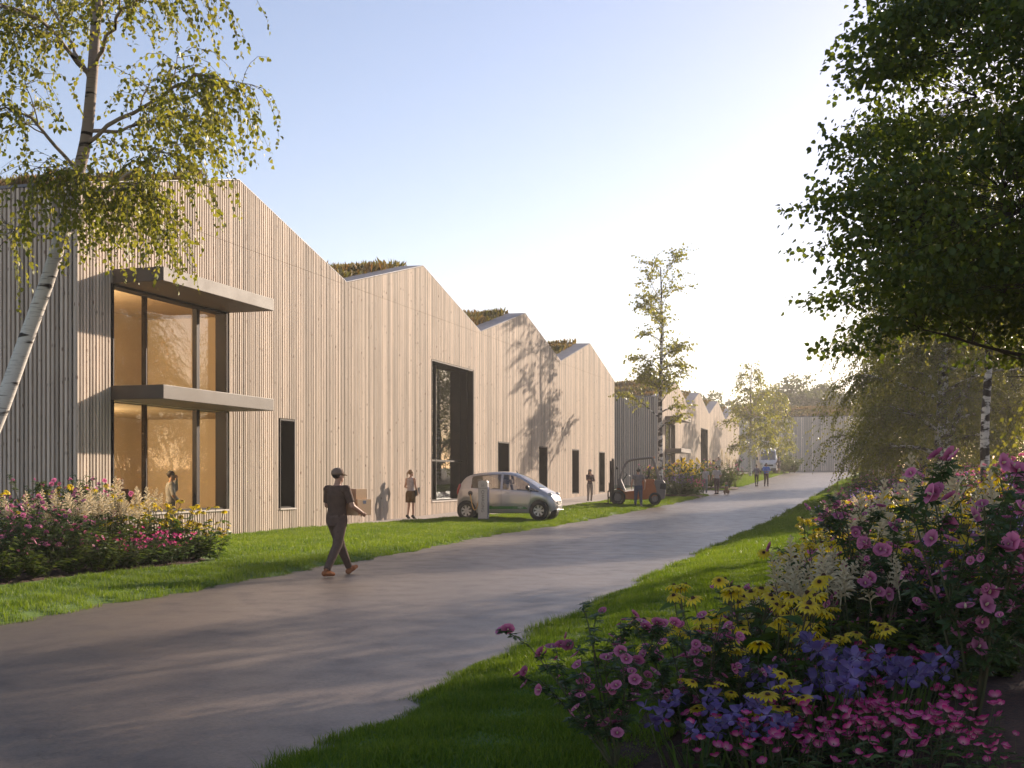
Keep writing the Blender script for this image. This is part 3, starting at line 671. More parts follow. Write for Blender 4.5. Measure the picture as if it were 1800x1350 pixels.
def unit(a): return a/np.maximum(np.linalg.norm(a, axis=-1, keepdims=True), 1e-9)
def leaf_mesh(name, P, D, L, Wd, mat, v, six=False, up=.5):
    """many leaves as one mesh: P base, D pointing, L length, Wd width"""
    N = len(P); D = unit(D); rn = RNG.normal(0, 1, (N, 3)); rn[:, 2] += up*2
    n_ = unit(rn-D*(rn*D).sum(1, keepdims=True)); sd = np.cross(D, n_); L = L[:, None]; Wd = Wd[:, None]; f = .12*Wd
    if not six:
        V = np.stack([P, P+D*L*.42+sd*Wd*.5+n_*f, P+D*L, P+D*L*.42-sd*Wd*.5+n_*f], 1); k = 4
    else:
        V = np.stack([P, P+D*L*.22+sd*Wd*.45+n_*f, P+D*L*.55+sd*Wd*.42+n_*f, P+D*L-n_*f*1.2, P+D*L*.55-sd*Wd*.42+n_*f, P+D*L*.22-sd*Wd*.45+n_*f], 1); k = 6
    return np_mesh(name, V.reshape(-1, 3), [np.arange(N*k).reshape(N, k)], mat, vattr=np.repeat(v, k))

class Tubes:
    def __init__(s): s.mb = MB()
    def add(s, pts, r0, r1, n=5):
        m = len(pts); s.mb.tube(pts, [r0+(r1-r0)*i/(m-1) for i in range(m)], n, caps=False)
def bend(p, d, L, steps, rnd, g=0., noise=.12, upw=0.):
    """a branch: polyline from p along d with gravity g"""
    p = np.array(p, float); d = np.array(d, float); d /= np.linalg.norm(d); out = [p.copy()]; st = L/steps
    for i in range(steps):
        d = d+np.array([rnd.gauss(0, noise), rnd.gauss(0, noise), rnd.gauss(0, noise)*.6-g+upw]); d /= np.linalg.norm(d)
        p = p+d*st; out.append(p.copy())
    return out
def along(pts, t):
    t = t*(len(pts)-1); i = min(int(t), len(pts)-2); f = t-i; return pts[i]*(1-f)+pts[i+1]*f, pts[i+1]-pts[i]
def smooth_path(pts, n):
    pts = np.array(pts, float); t = np.linspace(0, len(pts)-1, n); P = np.stack([np.interp(t, np.arange(len(pts)), pts[:, k]) for k in range(3)], 1)
    for _ in range(2): Q = P.copy(); Q[1:-1] = (P[:-2]+2*P[1:-1]+P[2:])/4; P = Q
    return list(P)

def weeping(limbs, rnd, per_m, tl, g, reach, step, keep_from=.25):
    """hanging twigs from limbs -> (twig polylines, leaf points, leaf directions)"""
    tw = []; LP = []; LD = []
    for pts, dens in limbs:
        Lm = sum(np.linalg.norm(pts[i+1]-pts[i]) for i in range(len(pts)-1))
        for _ in range(int(Lm*per_m*dens)):
            t = keep_from+(1-keep_from)*rnd.random()**.8; p, d = along(pts, t); d = d/np.linalg.norm(d)
            a = rnd.uniform(0, 6.283); out = np.array([math.cos(a), math.sin(a), rnd.uniform(-.1, .75)])*reach+d*.6
            L = rnd.uniform(*tl); b = bend(p, out, L, 9, rnd, g=g, noise=.1); tw.append(b)
            B = np.array(b); nl = max(3, int(L*.85/step)); tt = np.linspace(.12, 1, nl)*9
            i = np.minimum(tt.astype(int), 8); f = (tt-i)[:, None]; P = B[i]*(1-f)+B[i+1]*f
            LP.append(P+RNG.normal(0, .012, P.shape)); dd = unit(B[i+1]-B[i])*.35+RNG.normal(0, .5, P.shape); dd[:, 2] -= .55; LD.append(dd)
    return tw, np.concatenate(LP), np.concatenate(LD)

def finish_tree(root, trunk_tubes, twigs, LP, LD, leafL, mats, twr=(.006, .002), six=False, ratio=.72, lv=.25):
    trunk_tubes.mb.build('trunk', mats[0], root, smooth=True)
    if twigs:
        tt = Tubes()
        for b in twigs: tt.add(b[::2] if len(b) > 6 else b, twr[0], twr[1], 3)
        tag(tt.mb.build('branches', mats[1], root), kind='stuff')
    N = len(LP); sz = leafL*RNG.uniform(.65, 1.25, N)
    v = np.clip(RNG.normal(.5, lv, N), 0, 1)
    crown = link_mesh('crown', leaf_mesh('crown', LP, LD, sz, sz*ratio, mats[2], v, six), root)
    tag(crown, kind='stuff'); return crown

def img3(px, py, d): return np.array([at(px, d), d, 1.6+(841-py)*d/FPX])

# ---- birch leaning in at the left edge
def left_birch():
    rnd = random.Random(3); d = 13.0
    b0 = np.array([-6.5, 13.0, Hs(-6.5, 13)-.1])
    root = empty('birch_tree', tuple(b0), 0, 'leaning white birch with drooping leaves in front of the nearest facade', 'tree')
    loc = lambda P: [np.array(q)-b0 for q in P]
    tr = Tubes()
    trunk = smooth_path([b0, img3(-60, 860, 13), img3(0, 725, 13), img3(48, 590, 13), img3(92, 470, 13), img3(125, 350, 13), img3(152, 250, 13), img3(163, 130, 13), img3(172, -20, 13.1), img3(190, -220, 13.2)], 40)
    n = len(trunk); tr.mb.tube(loc(trunk), [.084*(1-.66*i/n)+.014 for i in range(n)], 12, caps=False)
    specs = [([(128, 330, 13), (180, 340, 12.6), (235, 300, 12.2), (275, 268, 11.9), (300, 272, 11.6)], .022, 1.25),
             ([(150, 255, 13), (205, 215, 12.8), (262, 180, 12.5), (330, 140, 12.2), (362, 128, 12.0), (378, 140, 11.9)], .026, 1.9),
             ([(160, 230, 13), (215, 235, 13.4), (280, 205, 13.7), (325, 195, 13.9), (365, 215, 14)], .022, 1.5),
             ([(165, 120, 13), (190, 60, 12.8), (225, 10, 12.5), (275, -30, 12.2), (330, -45, 12)], .024, 1.6),
             ([(158, 140, 13), (125, 90, 12.8), (80, 40, 12.4), (20, 10, 12), (-40, 10, 11.8)], .026, 1.9),
             ([(155, 130, 13), (110, 50, 13.3), (70, -30, 13.6), (20, -60, 13.8)], .02, 1.2),
             ([(140, 300, 13), (95, 255, 12.9), (60, 205, 12.7), (15, 185, 12.5), (-40, 200, 12.3)], .022, 1.1),
             ([(105, 415, 13), (70, 415, 12.8), (40, 400, 12.6), (0, 412, 12.4), (-50, 420, 12.3)], .016, .5),
             ([(110, 400, 13), (150, 360, 12.6), (190, 330, 12.3), (240, 330, 12.0), (280, 350, 11.9)], .02, 1.2),
             ([(98, 440, 13), (130, 400, 13.4), (170, 372, 13.8), (215, 365, 14.1), (250, 385, 14.2)], .018, 1.1),
             ([(130, 345, 13), (120, 320, 12.4), (112, 300, 11.9), (90, 300, 11.5)], .016, 1.5),
             ([(165, 60, 13), (185, -20, 13.2), (215, -90, 13.4), (260, -130, 13.5)], .02, 1.5)]
    limbs = []
    for pts, r0, dens in specs:
        P = smooth_path([img3(*q) for q in pts], 14)
        P = [p+np.array([rnd.gauss(0, .012), rnd.gauss(0, .03), rnd.gauss(0, .012)])*(1 if 0 < i < 13 else 0) for i, p in enumerate(P)]
        tr.add(loc(P), r0, r0*.3, 6); limbs.append((loc(P), dens))
        for _ in range(3):
            p, dd = along(P, rnd.uniform(.3, .85)); b = bend(p, dd/np.linalg.norm(dd)+np.array([rnd.gauss(0, .6), rnd.gauss(0, .6), rnd.uniform(0, .6)]), rnd.uniform(.4, .8), 6, rnd, g=.05)
            tr.add(loc(b), r0*.4, r0*.15, 4); limbs.append((loc(b), dens*.9))
    tw, LP, LD = weeping(limbs, rnd, 15, (.45, 1.05), .32, .58, .036)
    finish_tree(root, tr, tw, LP, LD, .052, (M['birchbark'], M['twig'], M['birchleaf']), six=True, ratio=.78, twr=(.004, .0015))
left_birch()

# ---- big broadleaf on the right
def maple(px0=8.4, y0=15.2):
    rnd = random.Random(8)
    b0 = np.array([px0, y0, Hs(px0, y0)-.1])
    root = empty('broadleaf_tree', tuple(b0), 0, 'large dark broad-leaved tree reaching in from the right edge', 'tree')
    tr = Tubes(); cz = np.array([-1.0, -.2, 5.5]); rad = np.array([3.7, 3.9, 3.75])
    trunk = smooth_path([(0, 0, 0), (.05, 0, 1.4), (-.05, .1, 3.0), (-.2, 0, 4.6), (-.25, .1, 6.4), (-.2, 0, 8.2)], 20)
    tr.mb.tube(trunk, [.2*(1-.75*i/20)+.02 for i in range(20)], 10, caps=False)
    limbs = []
    for k in range(30):
        t = .28+.68*k/30; p, _ = along(trunk, t); a = k*2.399+.4; el = -.06+.75*t
        d = np.array([math.cos(a), math.sin(a), el]); L = (3.9-2.1*max(0, t-.45))*rnd.uniform(.8, 1.05)
        b = bend(p, d, L, 10, rnd, g=-.01, noise=.07); tr.add(b, .05*(1.3-t), .01, 6); limbs.append(b)
        for _ in range(3):
            p2, d2 = along(b, rnd.uniform(.25, .8)); s = bend(p2, d2/np.linalg.norm(d2)+np.array([rnd.gauss(0, .8), rnd.gauss(0, .8), rnd.gauss(0, .3)]), L*rnd.uniform(.3, .5), 6, rnd, g=.0, noise=.1)
            tr.add(s, .016, .006, 4); limbs.append(s)
    allp = np.concatenate([np.array(b) for b in limbs])
    tw = []; LP = []; LD = []
    n = 0
    while n < 1750:
        u = RNG.normal(0, 1, 3); u /= np.linalg.norm(u); r_ = RNG.uniform(.35, 1.0)**.55
        c = cz+u*rad*r_*(1+.10*math.sin(u[0]*9+u[2]*7)+.06*math.sin(u[1]*14+u[2]*11))
        if c[0]+b0[0] < np.interp(c[2]+b0[2], [2.5, 3.3, 4.3, 5.6, 6.8, 7.5, 9], [4.6, 4.15, 3.65, 3.65, 3.95, 4.5, 5.4])+.12*math.sin(c[2]*5): continue
        # open patches high on the right where the sky comes through
        w = c+b0; ix = 900+FPX*w[0]/w[1]; iy = 841-(w[2]-1.6)*FPX/w[1]
        gap = math.exp(-((ix-1670)/95)**2-((iy-150)/130)**2)+.8*math.exp(-((ix-1560)/60)**2-((iy-180)/50)**2)+.8*math.exp(-((ix-1740)/60)**2-((iy-330)/50)**2)
        if rnd.random() < .86*gap: n += .35; continue
        if c[2] < 3.0+.3*math.sin(c[0]*2.1+1): continue
        n += 1
        q = allp[np.argmin(((allp-c)**2*np.array([1, 1, 1.8])).sum(1))]
        if np.linalg.norm(q-c) > 1.5: c = q+(c-q)*1.2/np.linalg.norm(q-c)
        mid = (q+c)/2+np.array([0, 0, .05]); tw.append([q, mid, c])
        m = rnd.randint(52, 84); o = np.clip(RNG.normal(0, 1, (m, 3)), -1.6, 1.6)*np.array([.29, .29, .05]); LP.append(c+o-np.array([0, 0, .25])*(o[:, :2]**2).sum(1, keepdims=True))
        dd = unit(o)*.7+RNG.normal(0, .4, (m, 3)); dd[:, 2] -= .55; LD.append(dd)
    finish_tree(root, tr, tw, np.concatenate(LP), np.concatenate(LD), .078, (M['bark'], M['bark'], M['mapleleaf']), twr=(.008, .003), six=True, ratio=.85)
maple()

# ---- upright and weeping birches further off
def birch(name, label, x, y, h, spread, nl, per_m, leaf, tl, mats, seed, g=.25, r0=.12, first=.22, upl=.8, group=None, lean=(0, 0), fork=False, step=.06, tp=.7, wild=0):
    rnd = random.Random(seed); b0 = np.array([x, y, Hs(x, y)-.05])
    root = empty(name, tuple(b0), 0, label, 'tree', group)
    tr = Tubes(); trunk = smooth_path([(0, 0, 0)]+[(lean[0]*t+rnd.gauss(0, .05), lean[1]*t+rnd.gauss(0, .05), h*t) for t in (.2, .4, .6, .8, 1)], 24)
    tr.mb.tube(trunk, [r0*(1-.9*i/24)+.012 for i in range(24)], 8, caps=False); limbs = []
    if fork:
        f2 = smooth_path([trunk[3], trunk[6]+np.array([r0*1.6, .1, 0]), trunk[12]+np.array([r0*5, .2, 0]), trunk[19]+np.array([r0*9, .3, 0])], 16); tr.add(f2, r0*.6, .015, 7); limbs.append((f2, .6))
    for k in range(nl):
        t = first+(.98-first)*k/nl
        if wild: t = first+(.99-first)*rnd.random()
        p, _ = along(trunk, t); a = k*2.399+seed+(rnd.uniform(-.9, .9) if wild else 0)
        L = (rnd.uniform(.45, 1.15) if wild else 1)*spread*(1.15-t)**tp*rnd.uniform(.75, 1.1)*(.55+.45*min(1, (t-first)/.15+.4))
        b = bend(p, (math.cos(a), math.sin(a), upl*(.6+t*.7)), L, 9, rnd, g=.06, noise=.08)
        tr.add(b, r0*.42*(1.2-t), .006, 5); limbs.append((b, 1.0))
        for _ in range(2):
            p2, d2 = along(b, rnd.uniform(.35, .8)); s = bend(p2, d2/np.linalg.norm(d2)+np.array([rnd.gauss(0, .6), rnd.gauss(0, .6), .2]), L*.45, 6, rnd, g=.05); tr.add(s, r0*.12, .004, 4); limbs.append((s, .9))
    tw, LP, LD = weeping(limbs, rnd, per_m, tl, g, .6, step)
    finish_tree(root, tr, tw, LP, LD, leaf, mats, twr=(.007, .003))
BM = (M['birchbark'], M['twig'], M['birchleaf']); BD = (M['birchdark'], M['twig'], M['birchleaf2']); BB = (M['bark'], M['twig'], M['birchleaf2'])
birch('birch_tree', 'slender sparse birch rising beside the orange forklift', at(1161, 70), 70, 13.2, 3.1, 26, 8.5, .17, (.4, 1.2), (M['birchdark'], M['twig'], M['birchleaf']), 4, g=.07, r0=.16, first=.30, upl=1.15, step=.085, tp=.3, wild=1)
birch('birch_tree', 'white-stemmed birch standing left of the far van', at(1319, 118), 118, 10.8, 2.8, 26, 7.5, .23, (.6, 1.5), BM, 5, g=.22, r0=.16, first=.2, step=.13)
birch('birch_tree', 'bushier birch behind the far van', at(1362, 136), 136, 9.6, 2.6, 24, 7.5, .26, (.7, 1.7), BM, 6, g=.24, r0=.15, first=.16, step=.15)
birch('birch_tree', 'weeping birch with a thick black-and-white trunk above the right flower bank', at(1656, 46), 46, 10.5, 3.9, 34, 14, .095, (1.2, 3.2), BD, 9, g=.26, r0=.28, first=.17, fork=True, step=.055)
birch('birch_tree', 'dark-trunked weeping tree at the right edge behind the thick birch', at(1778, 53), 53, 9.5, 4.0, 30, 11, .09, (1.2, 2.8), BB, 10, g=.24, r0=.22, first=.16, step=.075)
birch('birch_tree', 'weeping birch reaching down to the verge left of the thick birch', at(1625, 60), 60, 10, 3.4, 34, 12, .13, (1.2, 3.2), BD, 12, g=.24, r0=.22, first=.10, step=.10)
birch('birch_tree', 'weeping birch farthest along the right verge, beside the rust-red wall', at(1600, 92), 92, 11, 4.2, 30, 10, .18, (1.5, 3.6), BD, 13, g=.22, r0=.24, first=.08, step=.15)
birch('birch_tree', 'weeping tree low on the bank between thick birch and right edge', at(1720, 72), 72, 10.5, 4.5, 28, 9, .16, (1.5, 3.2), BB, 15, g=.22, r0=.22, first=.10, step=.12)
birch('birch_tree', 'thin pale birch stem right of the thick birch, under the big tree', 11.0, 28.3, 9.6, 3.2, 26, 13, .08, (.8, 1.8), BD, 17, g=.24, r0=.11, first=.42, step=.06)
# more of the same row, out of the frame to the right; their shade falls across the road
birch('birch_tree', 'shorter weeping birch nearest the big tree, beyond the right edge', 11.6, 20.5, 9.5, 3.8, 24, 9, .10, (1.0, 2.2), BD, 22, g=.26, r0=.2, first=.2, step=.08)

# ---- hazy wood behind the last building
def far_tree(x, y, h, w, seed, label, leaf=.55, N=5200, zb=None):
    rnd = random.Random(seed); r = np.random.default_rng(seed); b0 = np.array([x, y, Hs(x, y)-.1 if zb is None else zb])
    root = empty('far_tree', tuple(b0), 0, label, 'tree', 'trees behind the last building')
    tr = Tubes(); trunk = bend((0, 0, 0), (0, 0, 1), h*.75, 8, rnd, noise=.04); tr.mb.tube(trunk, [.35*(1-.8*i/9) for i in range(9)], 7, caps=False)
    cl = []
    for k in range(34):
        t = .3+.7*k/34; p, _ = along(trunk, min(t, .99)); a = k*2.399+seed; L = w*(1.05-abs(t-.5)*.9)*rnd.uniform(.6, 1.05)
        b = bend(p, (math.cos(a), math.sin(a), .35+.5*t), L, 6, rnd, noise=.1); tr.add(b, .09, .02, 4)
        for q in (b[-1], b[-2], b[-3]): cl.append((q, w*.22*rnd.uniform(.7, 1.3)))
    LP = []
    for c, s in cl:
        m = N//len(cl); o = r.normal(0, 1, (m, 3)); o = o/np.linalg.norm(o, axis=1, keepdims=True)*r.uniform(.3, 1, (m, 1))**.5; LP.append(np.array(c)+o*np.array([s*1.25, s*1.25, s*.6]))
    LP = np.concatenate(LP); LD = r.normal(0, 1, LP.shape)
    finish_tree(root, tr, None, LP, LD, leaf, (M['bark'], M['bark'], M['farleaf']), ratio=.7)
for i, (px, y, top, w, lb) in enumerate([(1243, 212, 676, 5.0, 'hazy tree peeping over the gables of the second building'),
        (1295, 225, 688, 4.6, 'small hazy tree behind the white-stemmed birch'), (1345, 214, 668, 5.6, 'hazy tree behind the far van birch crown'),
        (1402, 208, 648, 6.2, 'tallest hazy tree over the middle of the last building'), (1452, 216, 655, 6.0, 'hazy tree over the right part of the last building'),
        (1492, 205, 668, 5.6, 'hazy tree meeting the weeping birches at the end of the road'), (1550, 214, 660, 6, 'hazy tree seen through the weeping birches'),
        (1640, 205, 655, 6, 'hazy tree far behind the thick birch'), (1740, 210, 650, 6.5, 'hazy tree far behind the right edge')]):
    far_tree(at(px, y), y, 1.6+(841-top)*y/FPX-3.0, w, 30+i, lb)
# ================================================================ flower beds
M['stem'] = pmat('plant_stem', (.07, .085, .03), (.10, .07, .04), rough=.8, scale=9)
M['leafd'] = leaf_mat('mallow_leaf', (.04, .08, .028), (.085, .135, .04), trans=.35)
M['leafm'] = leaf_mat('coneflower_leaf', (.045, .095, .018), (.10, .16, .03), trans=.35)
M['leafl'] = leaf_mat('fern_leaf', (.05, .085, .016), (.12, .16, .03), trans=.35)
M['pink'] = leaf_mat('pink_petal', (.22, .02, .09), (.60, .20, .34), trans=.3, rough=.6, hue=.5, jit=.28)
M['yellow'] = leaf_mat('yellow_petal', (.50, .25, .008), (.74, .57, .03), trans=.3, rough=.6, hue=.5, jit=.28)
M['cone'] = pmat('dark_cone', (.045, .02, .012), (.08, .035, .015), rough=.9, scale=60)
M['cream'] = leaf_mat('cream_plume', (.50, .42, .24), (.74, .68, .50), trans=.3, rough=.8)
M['magenta'] = leaf_mat('magenta_petal', (.68, .38, .40), (.50, .03, .19), trans=.3, rough=.6, hue=.5, jit=.28)
M['violet'] = leaf_mat('violet_petal', (.42, .36, .52), (.135, .085, .26), trans=.3, rough=.6, hue=.5, jit=.28)

class Geo:
    """polygons with per-vertex v, collected as arrays and stamped under transforms"""
    def __init__(s): s.V = []; s.F = []; s.m = []; s.a = []; s.n = 0
    def poly(s, P, v, faces, mi=0):
        P = np.asarray(P, float); s.V.append(P); s.a.append(np.broadcast_to(np.asarray(v, float), (len(P),)))
        for f in faces: s.F.append([i+s.n for i in f]); s.m.append(mi)
        s.n += len(P)
    def stamp(s, g, Mx, mi=None):
        V = np.concatenate(g.V) @ np.array(Mx.to_3x3()).T + np.array(Mx.translation)
        s.V.append(V); s.a.append(np.concatenate(g.a))
        for f, q in zip(g.F, g.m): s.F.append([i+s.n for i in f]); s.m.append(q if mi is None else mi)
        s.n += len(V)
    def tube(s, pts, r, n=4, mi=0):
        mb = MB(); mb.tube(pts, r, n, caps=False); s.poly(mb.v, .5, mb.f, mi)
    def mesh(s, name, mats):
        me = bpy.data.meshes.new(name); me.from_pydata(np.concatenate(s.V).tolist(), [], s.F)
        for m in mats: me.materials.append(m)
        me.polygons.foreach_set('material_index', s.m)
        a = me.attributes.new('v', 'FLOAT', 'POINT'); a.data.foreach_set('value', np.concatenate(s.a).astype(np.float32)); me.update(); return me

def frame_z(p, d, roll=0., sc=1.):
    q = Vector(d).normalized().to_track_quat('Z', 'Y').to_matrix().to_4x4()
    return Matrix.Translation(Vector(p)) @ q @ Matrix.Rotation(roll, 4, 'Z') @ Matrix.Diagonal((sc, sc, sc, 1))
def petal_ring(n, L, wd, lift, droop, v0=0., v1=1., notch=0., z0=0., cup=0.):
    g = Geo()
    for k in range(n):
        a = 2*math.pi*k/n; c, s = math.cos(a), math.sin(a)
        pr = [(.12*L, .12*wd, lift*.1), (.55*L, .48*wd, lift*.7), (.88*L, .45*wd, lift-droop*.5), (L*(1-notch), 0, lift-droop)]
        P = [(0, 0, 0)]; Vv = [v0]
        left = [(r, w, z) for r, w, z in pr[:3]]; right = [(r, -w, z) for r, w, z in pr[:3]]
        pts = left+[pr[3]]+right[::-1]
        P = [(r*c-w*s, r*s+w*c, z+z0+cup*(w*w)) for r, w, z in pts]
        vv = [v0, v0+.75*(v1-v0), v1, v1, v1, v0+.75*(v1-v0), v0]
        g.poly(P, vv, [[0, 1, 5, 6], [1, 2, 3, 4, 5]])
    return g
def dome(r, h, z0, mi):
    mb = MB(); mb.lathe([(r, z0), (r*.9, z0+h*.6), (r*.45, z0+h)], 8); g = Geo(); g.poly(mb.v, .5, mb.f, mi); return g
def BLOSSOM(kind):
    if kind == 'mallow':
        g = petal_ring(5, .043, .045, .013, .0, 0., 1., notch=.10); g.stamp(dome(.006, .02, 0, 1), Matrix.Identity(4)); return g.mesh('blossom', [M['pink'], M['cream']]), g, [M['pink'], M['cream']]
    if kind == 'rudbeckia':
        g = petal_ring(12, .062, .023, .004, .032, 0., 1., notch=-.08); g.stamp(dome(.015, .02, -.002, 1), Matrix.Identity(4)); return g.mesh('blossom', [M['yellow'], M['cone']]), g, [M['yellow'], M['cone']]
    if kind == 'geranium':
        g = petal_ring(5, .03, .028, .016, -.004, 0., 1.); return g.mesh('blossom', [M['magenta']]), g, [M['magenta']]
    if kind == 'iris':
        g = Geo(); a = petal_ring(3, .055, .055, -.01, .03, 0., 1.); b = petal_ring(3, .045, .05, .05, -.012, .4, .9)
        g.stamp(a, Matrix.Identity(4)); g.stamp(b, Matrix.Rotation(R(60), 4, 'Z')); return g.mesh('blossom', [M['violet']]), g, [M['violet']]
    if kind == 'plume':
        g = Geo(); rr = random.Random(2)
        for i in range(26):
            t = i/26; z = .02+.24*t; L = .085*(1-t)**.8+.012; a = i*2.399
            d = np.array([math.cos(a), math.sin(a), .55]); sd = np.array([-math.sin(a), math.cos(a), 0])*.009
            p0 = np.array([0, 0, z]); p1 = p0+d*L*.6; p2 = p0+d*L+np.array([0, 0, -.25*L])
            g.poly([p0-sd*.6, p1-sd, p2, p1+sd, p0+sd*.6], [.2, .6, 1, .6, .2], [[0, 1, 2, 3, 4]])
            q1 = p0+d*L*.5; nz_ = np.array([0, 0, .009]); g.poly([p0-nz_, q1-nz_, p2, q1+nz_], [.2, .6, 1, .6], [[0, 1, 2, 3]])
        g.poly(*(lambda m_: (m_.v, .3, m_.f))(MB().tube([(0, 0, -.05), (0, 0, .15), (0, 0, .27)], [.004, .003, .001], 4, caps=False))); return g.mesh('blossom', [M['cream']]), g, [M['cream']]
    if kind == 'bell':
        g = petal_ring(5, .026, .026, .012, -.002, 0., 1.); return g.mesh('blossom', [M['violet']]), g, [M['violet']]
BL = {k: BLOSSOM(k) for k in ('mallow', 'rudbeckia', 'geranium', 'iris', 'plume', 'bell')}

def palm_leaf():
    g = Geo(); P = [(0, 0, 0)]
    for k, (a, L) in enumerate(((-1.9, .55), (-.95, .85), (0, 1.0), (.95, .85), (1.9, .55))):
        for da, f in ((-.36, .55), (0, 1.0), (.36, .55)): P.append((L*f*math.cos(a+da), L*f*math.sin(a+da), .06*math.sin(k*2+f*3)-.10*f*f))
    g.poly(P, .5, [[0]+[1+3*k, 2+3*k, 3+3*k] for k in range(5)]); return g
def oval_leaf(w=.5, fold=.1):
    g = Geo(); g.poly([(0, 0, 0), (.3, w*.45, fold), (.65, w*.38, fold*.6), (1, 0, -.12), (.65, -w*.38, fold*.6), (.3, -w*.45, fold), (.5, 0, -.02)], .5, [[0, 6, 2, 1], [6, 3, 2], [0, 5, 4, 6], [6, 4, 3]]); return g
PALM, OVAL, SLIM = palm_leaf(), oval_leaf(.55), oval_leaf(.3)
def frame_x(p, d, rnd, sc):
    x = Vector(d).normalized(); up = Vector((rnd.gauss(0, .35), rnd.gauss(0, .35), 1)); y = up.cross(x).normalized(); z = x.cross(y)
    m = Matrix((x, y, z)).transposed().to_4x4(); return Matrix.Translation(Vector(p)) @ m @ Matrix.Diagonal((sc, sc, sc, 1))
def stampv(g, src, Mx, v, mi):
    n0 = len(g.a); g.stamp(src, Mx, mi); g.a[-1] = np.full(len(g.V[-1]), v)

def plant(kind, seed, far=False):
    """-> (foliage mesh, [(blossom matrix)])"""
    rnd = random.Random(seed); g = Geo(); bl = []
    def rv(): return min(1, max(0, rnd.gauss(.5, .28)))
    if kind == 'mallow':
        for k in range(9):
            a = k*2.399+rnd.uniform(-.3, .3); sp = rnd.uniform(.15, .62)
            b = bend((0, 0, 0), (math.cos(a)*sp, math.sin(a)*sp, 1), rnd.uniform(.85, 1.25), 9, rnd, noise=.06, g=.0); g.tube(b, [.011-.0008*i for i in range(10)], 4, 0)
            for j in range(7):
                p, d = along(b, rnd.uniform(.22, .97)); a2 = rnd.uniform(0, 6.283)
                s = bend(p, d/np.linalg.norm(d)+np.array([math.cos(a2), math.sin(a2), .3])*.9, rnd.uniform(.14, .34), 4, rnd, noise=.1); g.tube(s, [.004, .0035, .003, .0025, .002], 3, 0)
                for _ in range(8):
                    q, d2 = along(s, rnd.uniform(.1, 1)); aa = rnd.uniform(0, 6.283); stampv(g, PALM, frame_x(q, (math.cos(aa), math.sin(aa), rnd.uniform(-.4, .25)), rnd, rnd.uniform(.05, .095)), rv(), 1)
                if rnd.random() < .8:
                    q, d2 = along(s, .98); o = np.array([q[0], q[1], .2]); o = o/(np.linalg.norm(o)+1e-6)
                    for _ in range(rnd.choice((1, 1, 2, 3))):
                        dd = o*.8+np.array([rnd.gauss(0, .5), rnd.gauss(0, .5), rnd.uniform(-.1, .6)]); bl.append(frame_z(q+np.array([rnd.gauss(0, .028), rnd.gauss(0, .028), rnd.gauss(0, .028)]), dd, rnd.uniform(0, 6.3), rnd.choice((.5, .8, .95, 1.05, 1.1))))
        return g, [M['stem'], M['leafd']], bl, 'mallow'
    if kind == 'rudbeckia':
        for k in range(15):
            a = k*2.399; r_ = .20*math.sqrt(rnd.random()); h = rnd.uniform(.5, .82)
            b = bend((r_*math.cos(a), r_*math.sin(a), 0), (math.cos(a)*.25, math.sin(a)*.25, 1), h, 6, rnd, noise=.05); g.tube(b, .0042, 3, 0)
            for j in range(8):
                p, d = along(b, .05+.8*rnd.random()**1.2); aa = rnd.uniform(0, 6.283); stampv(g, OVAL, frame_x(p, (math.cos(aa), math.sin(aa), rnd.uniform(-.3, .5)), rnd, rnd.uniform(.09, .17)), rv(), 1)
            bl.append(frame_z(b[-1], (rnd.gauss(0, .3), rnd.gauss(-.1, .3), 1), rnd.uniform(0, 6.3), rnd.uniform(.8, 1.15)))
            if rnd.random() < .6:
                p, d = along(b, .7); s = bend(p, d/np.linalg.norm(d)+np.array([rnd.gauss(0, .5), rnd.gauss(0, .5), .2]), h*.3, 4, rnd, noise=.05); g.tube(s, .003, 3, 0); bl.append(frame_z(s[-1], (rnd.gauss(0, .45), rnd.gauss(-.15, .45), 1), rnd.uniform(0, 6.3), rnd.uniform(.7, 1.0)))
        return g, [M['stem'], M['leafm']], bl, 'rudbeckia'
    if kind == 'astilbe':
        for k in range(13):
            a = k*2.399; r_ = .17*math.sqrt(rnd.random()); h = rnd.uniform(.55, .85)
            b = bend((r_*math.cos(a), r_*math.sin(a), 0), (math.cos(a)*.22, math.sin(a)*.22, 1), h, 5, rnd, noise=.05); g.tube(b, .004, 3, 0)
            if rnd.random() < .8: bl.append(frame_z(b[-1], (rnd.gauss(0, .25), rnd.gauss(0, .25), 1), rnd.uniform(0, 6.3), rnd.uniform(.75, 1.25)))
            for j in range(9):
                p, d = along(b, .15+.6*rnd.random()); aa = rnd.uniform(0, 6.283); dr = np.array([math.cos(aa), math.sin(aa), rnd.uniform(-.2, .4)])
                for q in range(3): stampv(g, SLIM, frame_x(p+dr*.04*q, dr+np.array([rnd.gauss(0, .5), rnd.gauss(0, .5), 0]), rnd, rnd.uniform(.07, .12)), rv(), 1)
        return g, [M['stem'], M['leafl']], bl, 'plume'
    if kind == 'geranium':
        for k in range(40):
            a = k*2.399; r_ = .34*math.sqrt(rnd.random()); h = rnd.uniform(.16, .32)
            b = bend((r_*math.cos(a), r_*math.sin(a), 0), (math.cos(a)*.3, math.sin(a)*.3, 1), h, 4, rnd, noise=.08); g.tube(b, .002, 3, 0)
            bl.append(frame_z(b[-1], (rnd.gauss(0, .35), rnd.gauss(-.1, .35), 1), rnd.uniform(0, 6.3), rnd.uniform(.8, 1.2)))
            for j in range(4):
                p, d = along(b, .1+.6*rnd.random()); aa = rnd.uniform(0, 6.283); stampv(g, SLIM, frame_x(p, (math.cos(aa), math.sin(aa), rnd.uniform(-.1, .6)), rnd, rnd.uniform(.05, .1)), rv(), 1)
        return g, [M['stem'], M['leafd']], bl, 'geranium'
